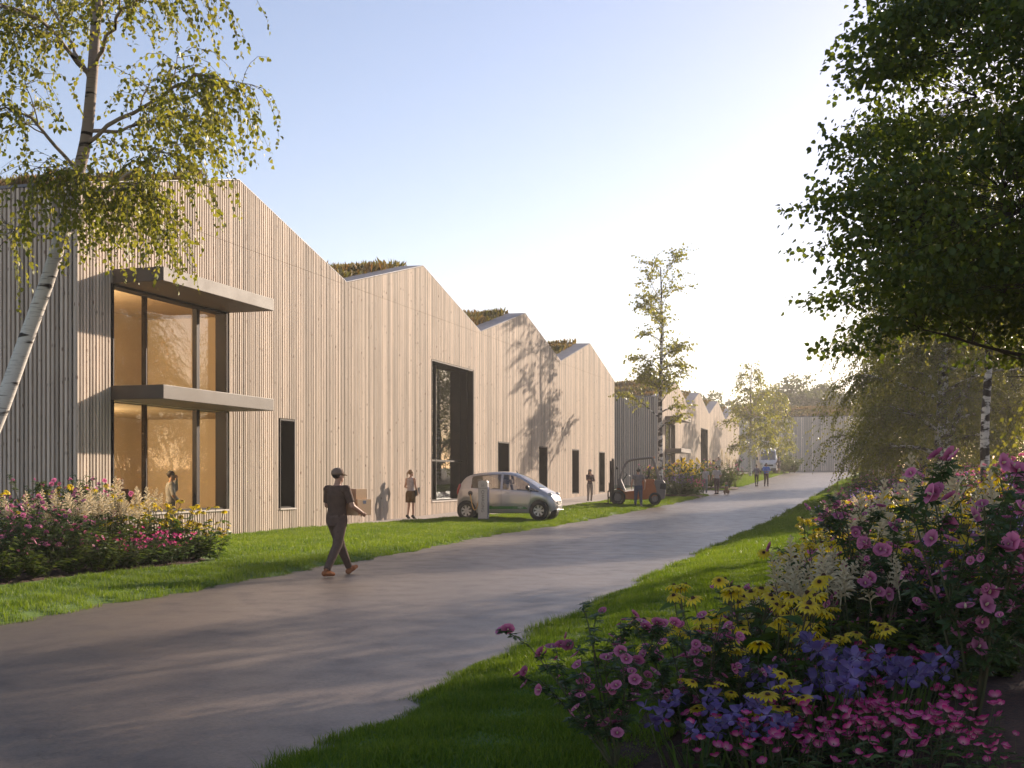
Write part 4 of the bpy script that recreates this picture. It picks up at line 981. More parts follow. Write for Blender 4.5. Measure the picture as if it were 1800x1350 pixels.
    if kind == 'iris':
        for k in range(26):
            a = k*2.399; r_ = .22*math.sqrt(rnd.random()); p = np.array([r_*math.cos(a), r_*math.sin(a), 0]); L = rnd.uniform(.3, .55)
            b = np.array(bend(p, (math.cos(a)*.35, math.sin(a)*.35, 1), L, 4, rnd, noise=.05, g=.07)); sd = np.array([-math.sin(a), math.cos(a), 0])*.012
            P = np.concatenate([b-sd*np.array([[1], [1], [.9], [.6], [.05]]), (b+sd*np.array([[1], [1], [.9], [.6], [.05]]))]); g.poly(P, rv(), [[i, i+1, i+6, i+5] for i in range(4)], 1)
        for k in range(11):
            a = k*2.399; r_ = .22*math.sqrt(rnd.random()); b = bend((r_*math.cos(a), r_*math.sin(a), 0), (math.cos(a)*.2, math.sin(a)*.2, 1), rnd.uniform(.38, .58), 4, rnd, noise=.05); g.tube(b, .0035, 3, 0)
            for _ in range(2): bl.append(frame_z(b[-1]+np.array([rnd.gauss(0, .03), rnd.gauss(0, .03), rnd.gauss(0, .025)]), (rnd.gauss(0, .3), rnd.gauss(0, .3), 1), rnd.uniform(0, 6.3), rnd.uniform(.75, 1.05)))
        return g, [M['stem'], M['leafm']], bl, 'iris'
    if kind == 'bellflower':
        for k in range(16):
            a = k*2.399; r_ = .22*math.sqrt(rnd.random()); h = rnd.uniform(.6, 1.0); b = bend((r_*math.cos(a), r_*math.sin(a), 0), (math.cos(a)*.25, math.sin(a)*.25, 1), h, 7, rnd, noise=.05); g.tube(b, .004, 3, 0)
            for j in range(11):
                p, d = along(b, .5+.5*rnd.random()); aa = rnd.uniform(0, 6.283); bl.append(frame_z(p+np.array([math.cos(aa), math.sin(aa), .2])*.035, (math.cos(aa), math.sin(aa), .6), 0, rnd.uniform(.7, 1.0)))
            for j in range(9):
                p, d = along(b, .05+.5*rnd.random()); aa = rnd.uniform(0, 6.283); stampv(g, SLIM, frame_x(p, (math.cos(aa), math.sin(aa), rnd.uniform(-.2, .5)), rnd, rnd.uniform(.1, .18)), rv(), 1)
        return g, [M['stem'], M['leafm']], bl, 'bell'
    if kind == 'shrub':
        for k in range(16):
            a = k*2.399; sp = rnd.uniform(.2, .8); b = bend((0, 0, 0), (math.cos(a)*sp, math.sin(a)*sp, 1), rnd.uniform(.5, .95), 6, rnd, noise=.1, g=.03); g.tube(b, .006, 3, 0)
            for j in range(34):
                p, d = along(b, .12+.88*rnd.random()); aa = rnd.uniform(0, 6.283); stampv(g, OVAL, frame_x(p, (math.cos(aa), math.sin(aa), rnd.uniform(-.5, .5)), rnd, rnd.uniform(.06, .13)), rv(), 1)
        return g, [M['stem'], M['leafl']], bl, None

WORDS = {'mallow': ('mallow_bush', 'pink mallow bush', 'mallow'), 'rudbeckia': ('coneflower', 'yellow coneflower clump', 'coneflower'), 'astilbe': ('plume_flower', 'cream plume-flower clump', 'plume flower'),
         'geranium': ('cranesbill', 'low magenta cranesbill', 'cranesbill'), 'iris': ('iris', 'violet-blue iris clump', 'iris'), 'bellflower': ('bellflower', 'blue-violet bellflower clump', 'bellflower'), 'shrub': ('leafy_shrub', 'leafy green shrub', 'shrub')}
PROTO = {}
def proto(kind, var, near):
    key = (kind, var, near)
    if key in PROTO: return PROTO[key]
    g, mats, bl, bk = plant(kind, 100*var+len(kind))
    fol = g.mesh('foliage', mats); bm = None
    if bk and not near:
        q = Geo(); src = BL[bk][1]
        for Mx in (bl[::2]+bl[1::6] if kind in ('mallow', 'geranium') else bl): q.stamp(src, Mx @ Matrix.Diagonal((.84, .84, .84, 1)))
        bm = q.mesh('blossoms', BL[bk][2])
    PROTO[key] = (fol, bl, bk, bm); return PROTO[key]
def put_plant(kind, x, y, sc, label, group=None, near=False, var=None, rot=None, hs=1., zoff=.05):
    var = random.randint(0, 2) if var is None else var
    fol, bl, bk, bm = proto(kind, var, near)
    o = empty(WORDS[kind][0], (x, y, Hs(x, y)+zoff-.02), random.uniform(0, 6.283) if rot is None else rot, label, WORDS[kind][2], group)
    o.scale = (sc, sc, sc*hs)
    link_mesh('foliage', fol, o)
    if bk:
        if near:
            for Mx in bl[:120]: b = link_mesh('blossom', BL[bk][0], o); b.matrix_local = Mx
        else: tag(link_mesh('blossoms', bm, o), kind='stuff')
    return o

def gy_(px, py, z=None):
    """ground point under a photo pixel on the right bank"""
    y = 7.0
    for _ in range(60):
        x = at(px, y); zz = Hs(x, y)+.05; y2 = (1.6-zz)*FPX/(py-841.0); y = y*.6+y2*.4
    return at(px, y), y
random.seed(21)
# ---- foreground, blossoms as parts
NEAR = [('geranium', 1.15, 6.0, .9, 1.0, 'magenta cranesbill beside the small irises at the bottom edge', 1),
        ('geranium', 2.15, 6.35, 1.0, 1.05, 'magenta cranesbill right of the middle iris clump', 0),
        ('rudbeckia', 1.3, 7.9, .95, 1.0, 'yellow coneflower clump at the verge behind the nearest coneflowers', 1),
        ('rudbeckia', 1.8, 8.2, .95, 1.0, 'yellow coneflower clump in front of the cream plumes', 0),
        ('rudbeckia', 2.3, 9.6, 1.0, 1.1, 'yellow coneflower clump behind the cream plumes', 2),
        ('mallow', 1.5, 8.5, .62, .75, 'small pink mallow at the verge beside the cream plumes', 1),
        ('mallow', 1.75, 7.0, .5, .8, 'small pink mallow among the largest yellow coneflowers', 0),
        ('mallow', 2.55, 6.75, 1.12, 1.15, 'tall pink mallow bush at the right edge on bare mulch', 0),
        ('mallow', .52, 6.15, .80, .85, 'pink mallow sprawling over the grass at the bottom of the picture', 1),
        ('mallow', .98, 6.65, .72, .85, 'pink mallow between the sprawling mallow and the nearest coneflowers', 2),
        ('mallow', 2.55, 8.6, 1.0, 1.05, 'pink mallow behind the tall right-edge mallow', 1),
        ('mallow', 3.25, 7.6, 1.05, 1.1, 'pink mallow cut by the right edge behind the tall mallow', 2),
        ('mallow', 1.85, 9.6, .68, .75, 'pink mallow leaning over the verge behind the nearest coneflowers', 0),
        ('mallow', 2.75, 10.4, .8, .9, 'pink mallow beside the cream plumes at the verge edge', 2),
        ('rudbeckia', 1.10, 7.35, .95, .95, 'coneflower clump nearest the verge, yellow heads over the grass', 0),
        ('rudbeckia', 1.42, 7.15, 1.0, 1.0, 'largest-headed yellow coneflower clump above the blue irises', 1),
        ('rudbeckia', 1.62, 7.75, 1.0, 1.05, 'yellow coneflower clump just behind the largest-headed one', 2),
        ('rudbeckia', 1.95, 7.5, .9, .9, 'yellow coneflower clump between irises and cream plumes', 0),
        ('rudbeckia', 1.22, 6.35, .8, .7, 'low yellow coneflower among the irises at the bottom edge', 2),
        ('rudbeckia', 2.75, 9.3, 1.0, 1.15, 'yellow coneflower under the right-edge mallows', 1),
        ('rudbeckia', 3.4, 9.0, 1.05, 1.3, 'drooping yellow coneflower at the right edge', 0),
        ('iris', 1.55, 6.45, .95, .9, 'violet-blue iris clump left of the magenta carpet', 0),
        ('iris', 1.88, 6.55, 1.0, .95, 'violet-blue iris clump in the middle of the magenta carpet', 1),
        ('iris', 2.12, 6.7, .9, .9, 'violet-blue iris clump nearest the bare mulch', 2),
        ('iris', .92, 6.05, .8, .8, 'small violet iris under the sprawling mallow', 1),
        ('iris', 1.22, 6.0, .8, .75, 'small violet iris at the bottom edge beside the coneflower', 2),
        ('geranium', 1.38, 5.95, 1.0, 1.0, 'magenta cranesbill at the bottom edge left of the carpet', 0),
        ('geranium', 1.72, 5.95, 1.05, 1.0, 'magenta cranesbill in the middle of the bottom edge', 1),
        ('geranium', 2.02, 6.1, 1.0, 1.0, 'magenta cranesbill where the carpet meets the mulch', 2),
        ('geranium', 1.62, 6.25, .95, 1.0, 'magenta cranesbill between two iris clumps', 2),
        ('geranium', 2.35, 5.75, .7, .9, 'lone magenta cranesbill on the mulch at the bottom right', 1),
        ('geranium', 2.05, 7.55, 1.0, 1.1, 'magenta cranesbill behind the irises', 0),
        ('geranium', 2.42, 7.7, 1.0, 1.1, 'magenta cranesbill under the tall mallow', 1),
        ('astilbe', 2.05, 8.45, .85, 1.1, 'cream plume-flower clump left of the big mallow', 0),
        ('astilbe', 2.35, 8.2, .95, 1.05, 'cream plume-flower clump touching the big mallow', 1),
        ('astilbe', 2.0, 9.0, .75, .95, 'cream plume-flower clump nearest the verge', 2),
        ('astilbe', 3.1, 9.9, 1.1, 1.3, 'cream plume-flower clump tall behind the mallows', 0),
        ('astilbe', 3.75, 10.0, 1.1, 1.3, 'cream plume-flower clump by the right edge', 2)]
UNDER = [(1.0, 7.0), (1.35, 7.7), (1.75, 7.2), (2.2, 7.4), (2.7, 7.6), (3.0, 8.3), (2.4, 9.0), (1.95, 9.2), (1.55, 8.4), (2.9, 9.6), (3.5, 9.6), (2.0, 9.9), (1.45, 6.75), (1.1, 6.35), (3.3, 8.2), (2.6, 8.2)]
for i, (x, y) in enumerate(sorted(UNDER, key=lambda q: q[0]/q[1])):
    put_plant('shrub', x, y, .62, '%s leafy green filler plant between the foreground flowers' % ('leftmost' if i == 0 else 'rightmost' if i == len(UNDER)-1 else ['', 'second', 'third', 'fourth', 'fifth', 'sixth', 'seventh', 'eighth', 'ninth', 'tenth', 'eleventh', 'twelfth', 'thirteenth', 'fourteenth', 'fifteenth'][i]+'-from-left'), 'filler plants between the foreground flowers', hs=.75)
for kind, x, y, sc, hs, lb, var in NEAR: put_plant(kind, x, y, sc, lb, 'foreground flowers', True, var, hs=hs)
# ---- the bank beyond
ZONES = {'mallow': 'pink mallow bush', 'rudbeckia': 'yellow coneflower clump', 'astilbe': 'cream plume-flower clump', 'geranium': 'low magenta cranesbill', 'bellflower': 'blue-violet bellflower clump', 'shrub': 'leafy shrub'}
def bank_kind(x, y, t):
    n1 = math.sin(x*.9+y*.35)+math.sin(y*.55-x*.4+1)+random.gauss(0, .45)
    px = 900+FPX*x/y
    if 1690 < px and 11 < y < 16: return 'bellflower' if random.random() < .75 else 'rudbeckia'
    if 11 < y < 19 and t-TB(y) < 3.2 and random.random() < .62: return 'rudbeckia'
    if n1 > 1.0: return 'mallow'
    if n1 > .0: return 'rudbeckia' if random.random() < .7 else 'mallow'
    if n1 > -.8: return 'mallow' if random.random() < .6 else 'astilbe'
    return random.choice(['rudbeckia', 'bellflower', 'geranium', 'mallow'])
ORD = ['nearest', 'second-nearest', 'third-nearest', 'fourth-nearest', 'fifth-nearest', 'sixth-nearest', 'seventh-nearest', 'eighth-nearest', 'ninth-nearest', 'tenth-nearest', 'eleventh-nearest', 'twelfth-nearest', 'thirteenth-nearest', 'fourteenth-nearest', 'fifteenth-nearest']
pts = []; jobs = []
tries = 0
while len(pts) < 470 and tries < 30000:
    tries += 1
    y = 9.0+75*random.random()**1.9; t = TB(y)+.55+random.random()**1.25*(2.2+.17*y)
    x = float(Redge(y)+t)
    if not in_view(np.array([x]), np.array([y]), .02)[0]: continue
    if y < 11.5 and x < 2.4: continue
    if 900+FPX*(x-.35)/y < np.interp(y, [9, 11, 13, 16, 30, 50, 84], [1240, 1290, 1370, 1425, 1440, 1470, 1515]): continue
    if y > 11 and t-TB(y) < .9 and random.random() < .5: continue
    sp = .36+.015*y
    if any((x-a)**2+(y-b)**2 < sp*sp for a, b in pts): continue
    pts.append((x, y))
    k = bank_kind(x, y, t)
    s = (1.0 if k != 'geranium' else 1.2)*random.uniform(.8, 1.1)*(1+.004*y)
    hs = {'mallow': .82, 'rudbeckia': 1.15, 'astilbe': 1.05, 'geranium': 1.1, 'bellflower': 1.05}[k]*random.uniform(.85, 1.1)*(.70+.40*min(1, (t-1.8)/4))
    zone = next(n for lim, n in ((13, 'behind the foreground flowers'), (20, 'opposite the courier'), (28, 'before the thick birch'), (40, 'around the thick birch'), (47, 'opposite the silver car'), (54, 'opposite the forklift'), (61, 'beyond the forklift'), (68, 'opposite the slender birch'), (75, 'opposite the dog'), (999, 'farthest up the road')) if y < lim)
    row = 'verge edge' if t-TB(y) < 1.7 else ('middle' if t-TB(y) < 3 else 'upper slope' if t-TB(y) < 5 else 'top')
    jobs.append((k, zone, row, y, x, s, hs))
seen = {}
for k, zone, row, y, x, s, hs in sorted(jobs, key=lambda q: q[3]):
    i = seen.get((k, zone, row), 0); seen[(k, zone, row)] = i+1
    put_plant(k, x, y, s, '%s %s at the %s of the bank, %s' % (ORD[min(i, 14)], WORDS[k][1], row, zone), '%s plants of the right bank' % WORDS[k][2], hs=hs)
# ---- bed in front of the corner window
def bed_plant(kind, px, y, sc, hs, label, group='flowers in front of the lit corner window'):
    put_plant(kind, at(px, y), y, sc, label, group, hs=hs, zoff=.1)
LB = [('mallow', 25, 17.6, 1.0, 1.0), ('mallow', 85, 18.2, 1.05, 1.0), ('mallow', 140, 19.0, 1.0, 1.0), ('mallow', -20, 18.6, 1.1, 1.1), ('mallow', 60, 20.2, 1.15, 1.15), ('mallow', 120, 20.8, 1.2, 1.25), ('mallow', 190, 21.4, 1.2, 1.25), ('mallow', 10, 21, 1.15, 1.15), ('mallow', 160, 22.2, 1.2, 1.3),
      ('rudbeckia', 55, 21.8, 1.4, 1.45), ('rudbeckia', 95, 22, 1.4, 1.4), ('rudbeckia', 150, 21.2, 1.4, 1.35), ('rudbeckia', 178, 20.6, 1.4, 1.2), ('rudbeckia', 275, 21.9, 1.5, 1.45), ('rudbeckia', 310, 21.9, 1.5, 1.25), ('rudbeckia', 345, 22.1, 1.5, 1.15), ('rudbeckia', 215, 21.8, 1.4, 1.2), ('rudbeckia', 365, 22.2, 1.3, 1.05), ('rudbeckia', 292, 21.6, 1.4, 1.0),
      ('astilbe', 5, 19.6, 1.3, 1.35), ('astilbe', 100, 19.8, 1.3, 1.2), ('astilbe', 150, 20, 1.3, 1.2), ('astilbe', 185, 20.3, 1.3, 1.1), ('astilbe', 215, 20.7, 1.3, 1.1), ('astilbe', 240, 21.1, 1.35, 1.25), ('astilbe', 120, 19.4, 1.2, 1.1),
      ('geranium', 205, 19.9, 1.1, 1.5), ('geranium', 232, 20.2, 1.1, 1.5), ('geranium', 258, 20.6, 1.2, 1.9), ('geranium', 280, 20.9, 1.2, 1.9), ('geranium', 300, 21.2, 1.1, 1.7),
      ('shrub', 15, 17.2, 1.0, .7), ('shrub', 60, 17.7, 1.0, .7), ('shrub', 120, 18.5, 1.0, .7), ('shrub', 165, 19.0, 1.05, .8), ('shrub', 190, 19.3, 1.0, .7), ('shrub', 225, 19.8, .9, .6), ('shrub', 40, 18.8, 1.1, .9), ('shrub', 110, 19.6, 1.1, .9), ('shrub', 170, 20.2, 1.1, .9), ('shrub', 320, 21.6, 1.0, .7), ('shrub', 345, 21.9, .9, .6), ('shrub', 265, 20.6, .9, .6), ('shrub', -25, 17.0, 1.0, .8), ('shrub', 300, 21.1, .8, .5)]
ORL = ['leftmost', 'second', 'third', 'fourth', 'fifth', 'sixth', 'seventh', 'eighth', 'ninth', 'tenth', 'eleventh', 'twelfth', 'thirteenth', 'fourteenth', 'fifteenth']
def row_of(items, place, group, zoff=.1, mx=None):
    seen = {}
    for k, px, y, sc, hs in sorted(items, key=lambda q: q[1]):
        i = seen.get(k, 0); seen[k] = i+1; nk = sum(1 for q in items if q[0] == k)
        o = '' if nk == 1 else (ORL[i] if i == 0 else ('rightmost' if i == nk-1 else ORL[i]))
        lb = ('%s %s %s' % (o, WORDS[k][1], place)) if o in ('', 'leftmost', 'rightmost') else ('%s %s from the left %s' % (o, WORDS[k][1], place))
        put_plant(k, at(px, y), y, sc, lb.strip(), '%s plants %s' % (WORDS[k][2], group), hs=hs, zoff=zoff)
LB = [(k, px, y, min(sc, 1.2), hs*random.uniform(.78, 1.12)*{'mallow': .84, 'rudbeckia': .94 if px < 250 else .86, 'astilbe': .92, 'geranium': .85, 'shrub': .95}[k]) for k, px, y, sc, hs in LB]
row_of(LB, 'in the bed under the lit corner window', 'under the lit corner window')
# ---- bed behind the forklift and shrubs beyond the side path
BM_ = [('mallow', 1142, 73.2, 1.3, 1.1), ('mallow', 1172, 73.0, 1.3, 1.2), ('rudbeckia', 1150, 73.6, 1.8, 1.7), ('rudbeckia', 1185, 72.6, 1.8, 1.8), ('rudbeckia', 1200, 72.4, 1.9, 1.9), ('rudbeckia', 1212, 72.6, 1.9, 2.0), ('rudbeckia', 1222, 72.2, 1.8, 1.8), ('mallow', 1193, 73.4, 1.3, 1.2),
                          ('bellflower', 1183, 70.6, 1.5, 1.0), ('bellflower', 1195, 70.4, 1.5, 1.0), ('bellflower', 1208, 70.4, 1.5, 1.05), ('shrub', 1180, 70.2, 1.4, .9), ('shrub', 1195, 70, 1.5, .9), ('shrub', 1207, 70.1, 1.4, .8), ('geranium', 1224, 70.4, 1.6, 2.4), ('geranium', 1218, 70.8, 1.5, 2.2), ('shrub', 1160, 70.4, 1.2, .8), ('shrub', 1145, 71, 1.2, 1)]+[('rudbeckia', 1190, 73.2, 1.8, 1.9), ('rudbeckia', 1206, 73.4, 1.8, 1.9), ('rudbeckia', 1217, 73.4, 1.8, 1.8), ('rudbeckia', 1165, 72.8, 1.8, 1.5), ('mallow', 1155, 72.4, 1.2, 1.0)]
BM_ = [(k, px, y, min(sc, 1.25), hs*(1.12 if k == 'rudbeckia' else 1.1)) for k, px, y, sc, hs in BM_]
row_of(BM_, 'behind the forklift', 'behind the forklift')
BN_ = [('shrub', 1235, 86, 1.4, 1.1), ('shrub', 1250, 86.5, 1.5, 1.2), ('shrub', 1266, 86, 1.7, 1.0), ('shrub', 1282, 86.8, 1.8, 1.2), ('astilbe', 1276, 87.5, 1.8, 1.5), ('mallow', 1246, 87.5, 1.4, 1.2), ('mallow', 1292, 88.5, 1.5, 1.2), ('rudbeckia', 1240, 88, 1.6, 1.5), ('shrub', 1226, 87, 1.4, 1.2)]
row_of(BN_, 'in the bed beyond the side path', 'beyond the side path')
for i, (px, y, sc) in enumerate([(1388, 133, 3.0), (1378, 131, 2.2), (1397, 134, 2.4)]):
    put_plant('shrub', at(px, y), y, sc, ['large leafy shrub right of the far van', 'smaller leafy shrub touching the far van', 'leafy shrub at the road edge right of the far van'][i], 'shrubs beside the far van')
# ================================================================ vehicles and charger
M['silver'] = pmat('silver_paint', (.46, .44, .44), (.44, .42, .42), rough=.28, metal=.45, scale=2, coat=.8)
M['white'] = pmat('white_paint', (.72, .70, .68), (.68, .66, .64), rough=.3, scale=2, coat=.5)
M['rubber'] = pmat('tyre_rubber', (.03, .028, .027), (.045, .042, .04), rough=.85, scale=12)
M['alloy'] = pmat('wheel_alloy', (.52, .51, .51), (.46, .45, .45), rough=.35, metal=.6)
M['black'] = pmat('black_plastic', (.018, .018, .02), (.025, .024, .025), rough=.5)
M['seat'] = pmat('beige_seat_fabric', (.34, .28, .23), (.28, .23, .19), rough=.9, scale=20)
M['carglass'] = glass_mat('car_glass', (.62, .60, .58), .03)
M['green'] = pmat('green_vinyl', (.03, .17, .03), (.025, .14, .025), rough=.4)
M['lampglass'] = pmat('lamp_lens', (.50, .50, .49), (.42, .42, .42), rough=.3)
M['plate'] = pmat('number_plate', (.75, .72, .62), (.70, .67, .58), rough=.5)
M['ink'] = pmat('dark_ink', (.10, .09, .10), rough=.6)
M['chrome'] = pmat('pale_trim', (.75, .74, .73), rough=.2, metal=.7)
M['cable'] = pmat('orange_cable', (.62, .36, .10), (.55, .30, .08), rough=.5)

def text(body, size, mat, parent, loc, rot, name='lettering', ext=.001, align='CENTER'):
    cu = bpy.data.curves.new(name, 'FONT'); cu.body = body; cu.size = size; cu.extrude = ext; cu.align_x = align; cu.align_y = 'CENTER'
    t = bpy.data.objects.new(name, cu); COL.objects.link(t)
    me = bpy.data.meshes.new_from_object(t.evaluated_get(bpy.context.evaluated_depsgraph_get())); bpy.data.objects.remove(t)
    me.materials.clear(); me.materials.append(mat); me.name = name
    o = link_mesh(name, me, parent); o.location = loc; o.rotation_euler = rot; return o

def wheel(parent, x, y, z, r, w, side, spokes=7, mats=None, hub=.66):
    mats = mats or (M['rubber'], M['alloy'])
    e = empty('wheel', (x, y, z)); e.parent = parent
    Mx = Matrix.Rotation(R(90), 4, 'X')
    MB().lathe([(r*.64, -w/2), (r*.9, -w/2), (r*.985, -w*.36), (r, -w*.2), (r, w*.2), (r*.985, w*.36), (r*.9, w/2), (r*.64, w/2), (r*.62, 0)], 36, Mx, closed=True).build('tyre', mats[0], e, smooth=True)
    rim = MB(); s = side
    rim.lathe([(r*hub, -w*.42), (r*hub*1.02, w*.45), (r*hub*.93, w*.45), (r*hub*.90, -w*.2)], 36, Mx, closed=True)
    f = s*w*.44
    for k in range(spokes):
        a = 2*math.pi*k/spokes; ca, sa = math.cos(a), math.sin(a)
        def P(rr, t, yy): return (rr*ca-t*sa, yy, rr*sa+t*ca)
        i, o = r*.12, r*hub*.95
        q = [P(i, -r*.10, f-s*.012), P(o, -r*.13, f), P(o, r*.13, f), P(i, r*.10, f-s*.012), P(i, -r*.08, f-s*.05), P(o, -r*.10, f-s*.04), P(o, r*.10, f-s*.04), P(i, r*.08, f-s*.05)]
        rim.add(q, [[0, 1, 2, 3], [7, 6, 5, 4], [0, 4, 5, 1], [2, 6, 7, 3], [1, 5, 6, 2]])
    rim.lathe([(r*.19, 0), (r*.19, .025), (r*.1, .035)], 16, Matrix.Translation((0, f-s*.03, 0)) @ Matrix.Rotation(R(-90 if s > 0 else 90), 4, 'X'))
    rim.build('rim', mats[1], e, bevel=.004)
    MB().lathe([(r*.6, -.01), (r*.6, .01)], 24, Matrix.Translation((0, s*w*.05, 0)) @ Mx).build('brake_disc', M['black'], e)
    return e

def car():
    root = empty('electric_car', (0, 0, 0), 0, 'silver egg-shaped electric car on the lawn, plugged into a charging post', 'car')
    sm = lambda x, pts: float(np.interp(x, [p[0] for p in pts], [p[1] for p in pts]))
    TOP = [(-1.735, .60), (-1.725, .85), (-1.68, 1.02), (-1.60, 1.20), (-1.50, 1.35), (-1.40, 1.455), (-1.25, 1.525), (-1.0, 1.572), (-.6, 1.605), (-.2, 1.612), (.1, 1.595), (.32, 1.55), (.5, 1.475), (.75, 1.335), (1.0, 1.175), (1.22, 1.03), (1.3, .985), (1.42, .925), (1.55, .835), (1.64, .74), (1.70, .64), (1.73, .52)]
    BELT = [(-1.735, .55), (-1.6, 1.02), (-1.45, 1.07), (-1.2, 1.06), (0, 1.0), (.9, .945), (1.2, .90), (1.45, .80), (1.6, .70), (1.73, .48)]
    WID = [(-1.735, .52), (-1.72, .60), (-1.66, .655), (-1.5, .70), (-1.2, .73), (-.6, .737), (.8, .737), (1.1, .73), (1.35, .70), (1.5, .645), (1.62, .56), (1.70, .46), (1.73, .36)]
    FW, RW, RR = 1.21, -1.33, .335
    def zbot(x):
        z = .215+.10*float(sstep(1.5, 1.73, x))+.09*float(sstep(-1.55, -1.735, x) if False else sstep(1.55, 1.735, -x))
        for c in (FW, RW):
            d = abs(x-c)
            if d < RR: z = max(z, .29+math.sqrt(RR*RR-d*d))
        return z
    xs = sorted(set(list(np.linspace(-1.735, 1.73, 60).round(4))+[c+RR*math.sin(t) for c in (FW, RW) for t in np.linspace(-1.5, 1.5, 17)]+[-1.22, -1.16, -.13, -.05, .30, .86, .92, 1.2, 1.27]))
    NJ = 11; G = []
    for x in xs:
        zt = sm(x, TOP); w = sm(x, WID); zb = zbot(x); bl = min(sm(x, BELT), zt-.05); bl = max(bl, zb+.03)
        g = zt-bl; rw = w*(.72+.22*(1-min(1, g/.5)))   # greenhouse leans in
        zt_e = zt-min(.10, g*.28)
        G.append([(w*.93, zb), (w*.99, zb+min(.07, (bl-zb)*.2)), (w*1.0, zb+(bl-zb)*.45), (w*.995, zb+(bl-zb)*.72), (w*.975, bl-min(.02, g*.1)), (w*.955, bl),
                  (w*.955*.45+rw*.55+.02*min(1, g/.4), bl+(zt_e-bl)*.52), (rw, zt_e), (rw*.86, zt-(zt-zt_e)*.32), (rw*.5, zt-.012*min(1, g*3)), (0, zt)])
    parts = {}
    def mbof(k): return parts.setdefault(k, MB())
    for sgn in (-1, 1):
        for i in range(len(xs)-1):
            xm = (xs[i]+xs[i+1])/2; zt = sm(xm, TOP); bl = sm(xm, BELT)
            for j in range(NJ-1):
                key = 'body'
                if j in (5, 6):
                    lim = sm(xm, TOP)-bl
                    if -1.16 < xm < -.13 and lim > .25: key = 'rear_side'
                    elif -.05 < xm < .86 and lim > .2: key = 'front_side'
                    elif .92 < xm < 1.2 and j == 5: key = 'quarter'
                    elif -.13 < xm < -.05: key = 'body'
                if j >= 8 and .34 < xm < 1.2: key = 'windscreen'
                if j >= 8 and -1.66 < xm < -1.42: key = 'rear_glass'
                q = [(xs[i], sgn*G[i][j][0], G[i][j][1]), (xs[i+1], sgn*G[i+1][j][0], G[i+1][j][1]), (xs[i+1], sgn*G[i+1][j+1][0], G[i+1][j+1][1]), (xs[i], sgn*G[i][j+1][0], G[i][j+1][1])]
                if sgn > 0: q = q[::-1]
                k2 = key if key in ('body', 'windscreen', 'rear_glass') else key+('_r' if sgn < 0 else '_l')
                mbof(k2).quad(*q)
    b = parts['body']
    for i, s in ((0, 1), (len(xs)-1, -1)):   # close nose and tail
        ring = [(xs[i], G[i][j][0], G[i][j][1]) for j in range(NJ)]+[(xs[i], -G[i][j][0], G[i][j][1]) for j in range(NJ-2, -1, -1)]
        b.add(ring, [list(range(len(ring)))])
    body = b.mesh('body', M['silver'], smooth=True); bm = bmesh.new(); bm.from_mesh(body); bmesh.ops.remove_doubles(bm, verts=bm.verts, dist=.0008); bmesh.ops.recalc_face_normals(bm, faces=bm.faces); bm.to_mesh(body); bm.free()
    bo = link_mesh('body', body, root); bo.data.polygons.foreach_set('use_smooth', [True]*len(bo.data.polygons))
    names = {'rear_side': 'side_window', 'front_side': 'side_window', 'quarter': 'quarter_window', 'windscreen': 'windscreen', 'rear_glass': 'rear_window'}
    for k, m in parts.items():
        if k == 'body': continue
        me = m.mesh(names[k.rsplit('_', 1)[0] if k[-2:] in ('_l', '_r') else k], M['carglass'], smooth=True); bm = bmesh.new(); bm.from_mesh(me); bmesh.ops.remove_doubles(bm, verts=bm.verts, dist=.0008); bm.to_mesh(me); bm.free()
        link_mesh(me.name, me, root)
    # underside, wheel wells, cabin
    MB().box(-1.05, .92, -.66, .66, .2, .26).build('floor_pan', M['black'], root)
    for c in (FW, RW):
        for sgn in (-1, 1):
            wl_ = MB(); wl_.lathe([(RR+.01, 0), (RR+.01, .32)], 24, Matrix.Translation((c, sgn*.69-(0 if sgn < 0 else .32), .30)) @ Matrix.Rotation(R(-90), 4, 'X'))
            wl_.build('wheel_well', M['black'], root)
    for x in (-.62, .28):
        for y in (-.34, .34):
            s = MB(); s.obox((x, y, .55), (.46, .46, .22)); s.obox((x-.24, y, .88), (.14, .44, .60), (0, R(-14), 0)); s.obox((x-.34, y, 1.26), (.09, .24, .16), (0, R(-8), 0)); s.build('seat', M['seat'], root, bevel=.05)
    MB().obox((.98, 0, .88), (.34, 1.2, .16), (0, R(12), 0)).build('dashboard', M['black'], root, bevel=.03)
    MB().lathe([(.175, -.012), (.185, 0), (.175, .012), (.16, 0)], 20, Matrix.Translation((.66, .34, .98)) @ Matrix.Rotation(R(-62), 4, 'Y'), closed=True).build('steering_wheel', M['black'], root)
    for c in (FW, RW):
        for sgn in (-1, 1): wheel(root, c, sgn*.655, .29, .29, .155, sgn*-1*-1)
    # details on both flanks
    for sgn in (-1, 1):
        st = MB(); pts = np.linspace(-.62, .82, 30)
        for a, c in zip(pts[:-1], pts[1:]):
            def q(x, z): return (x, sgn*(sm(x, WID)*1.0+.003), z)
            z0a, z0c = .345, .345; ta = .43+.012*math.sin((a+.5)*3)+(.03 if a < -.4 else 0)-(.05*float(sstep(.72, .82, a))); tc = .43+.012*math.sin((c+.5)*3)+(.03 if c < -.4 else 0)-(.05*float(sstep(.72, .82, c)))
            st.quad(q(a, z0a), q(c, z0c), q(c, tc), q(a, ta))
        stripe = st.build('green_stripe', M['green'], root)
        text('MiEV', .085, M['white'], stripe, (.58, sgn*.747, .388), (R(90), 0, 0 if sgn < 0 else R(180)))
        # door seams and handles
        sh = MB()
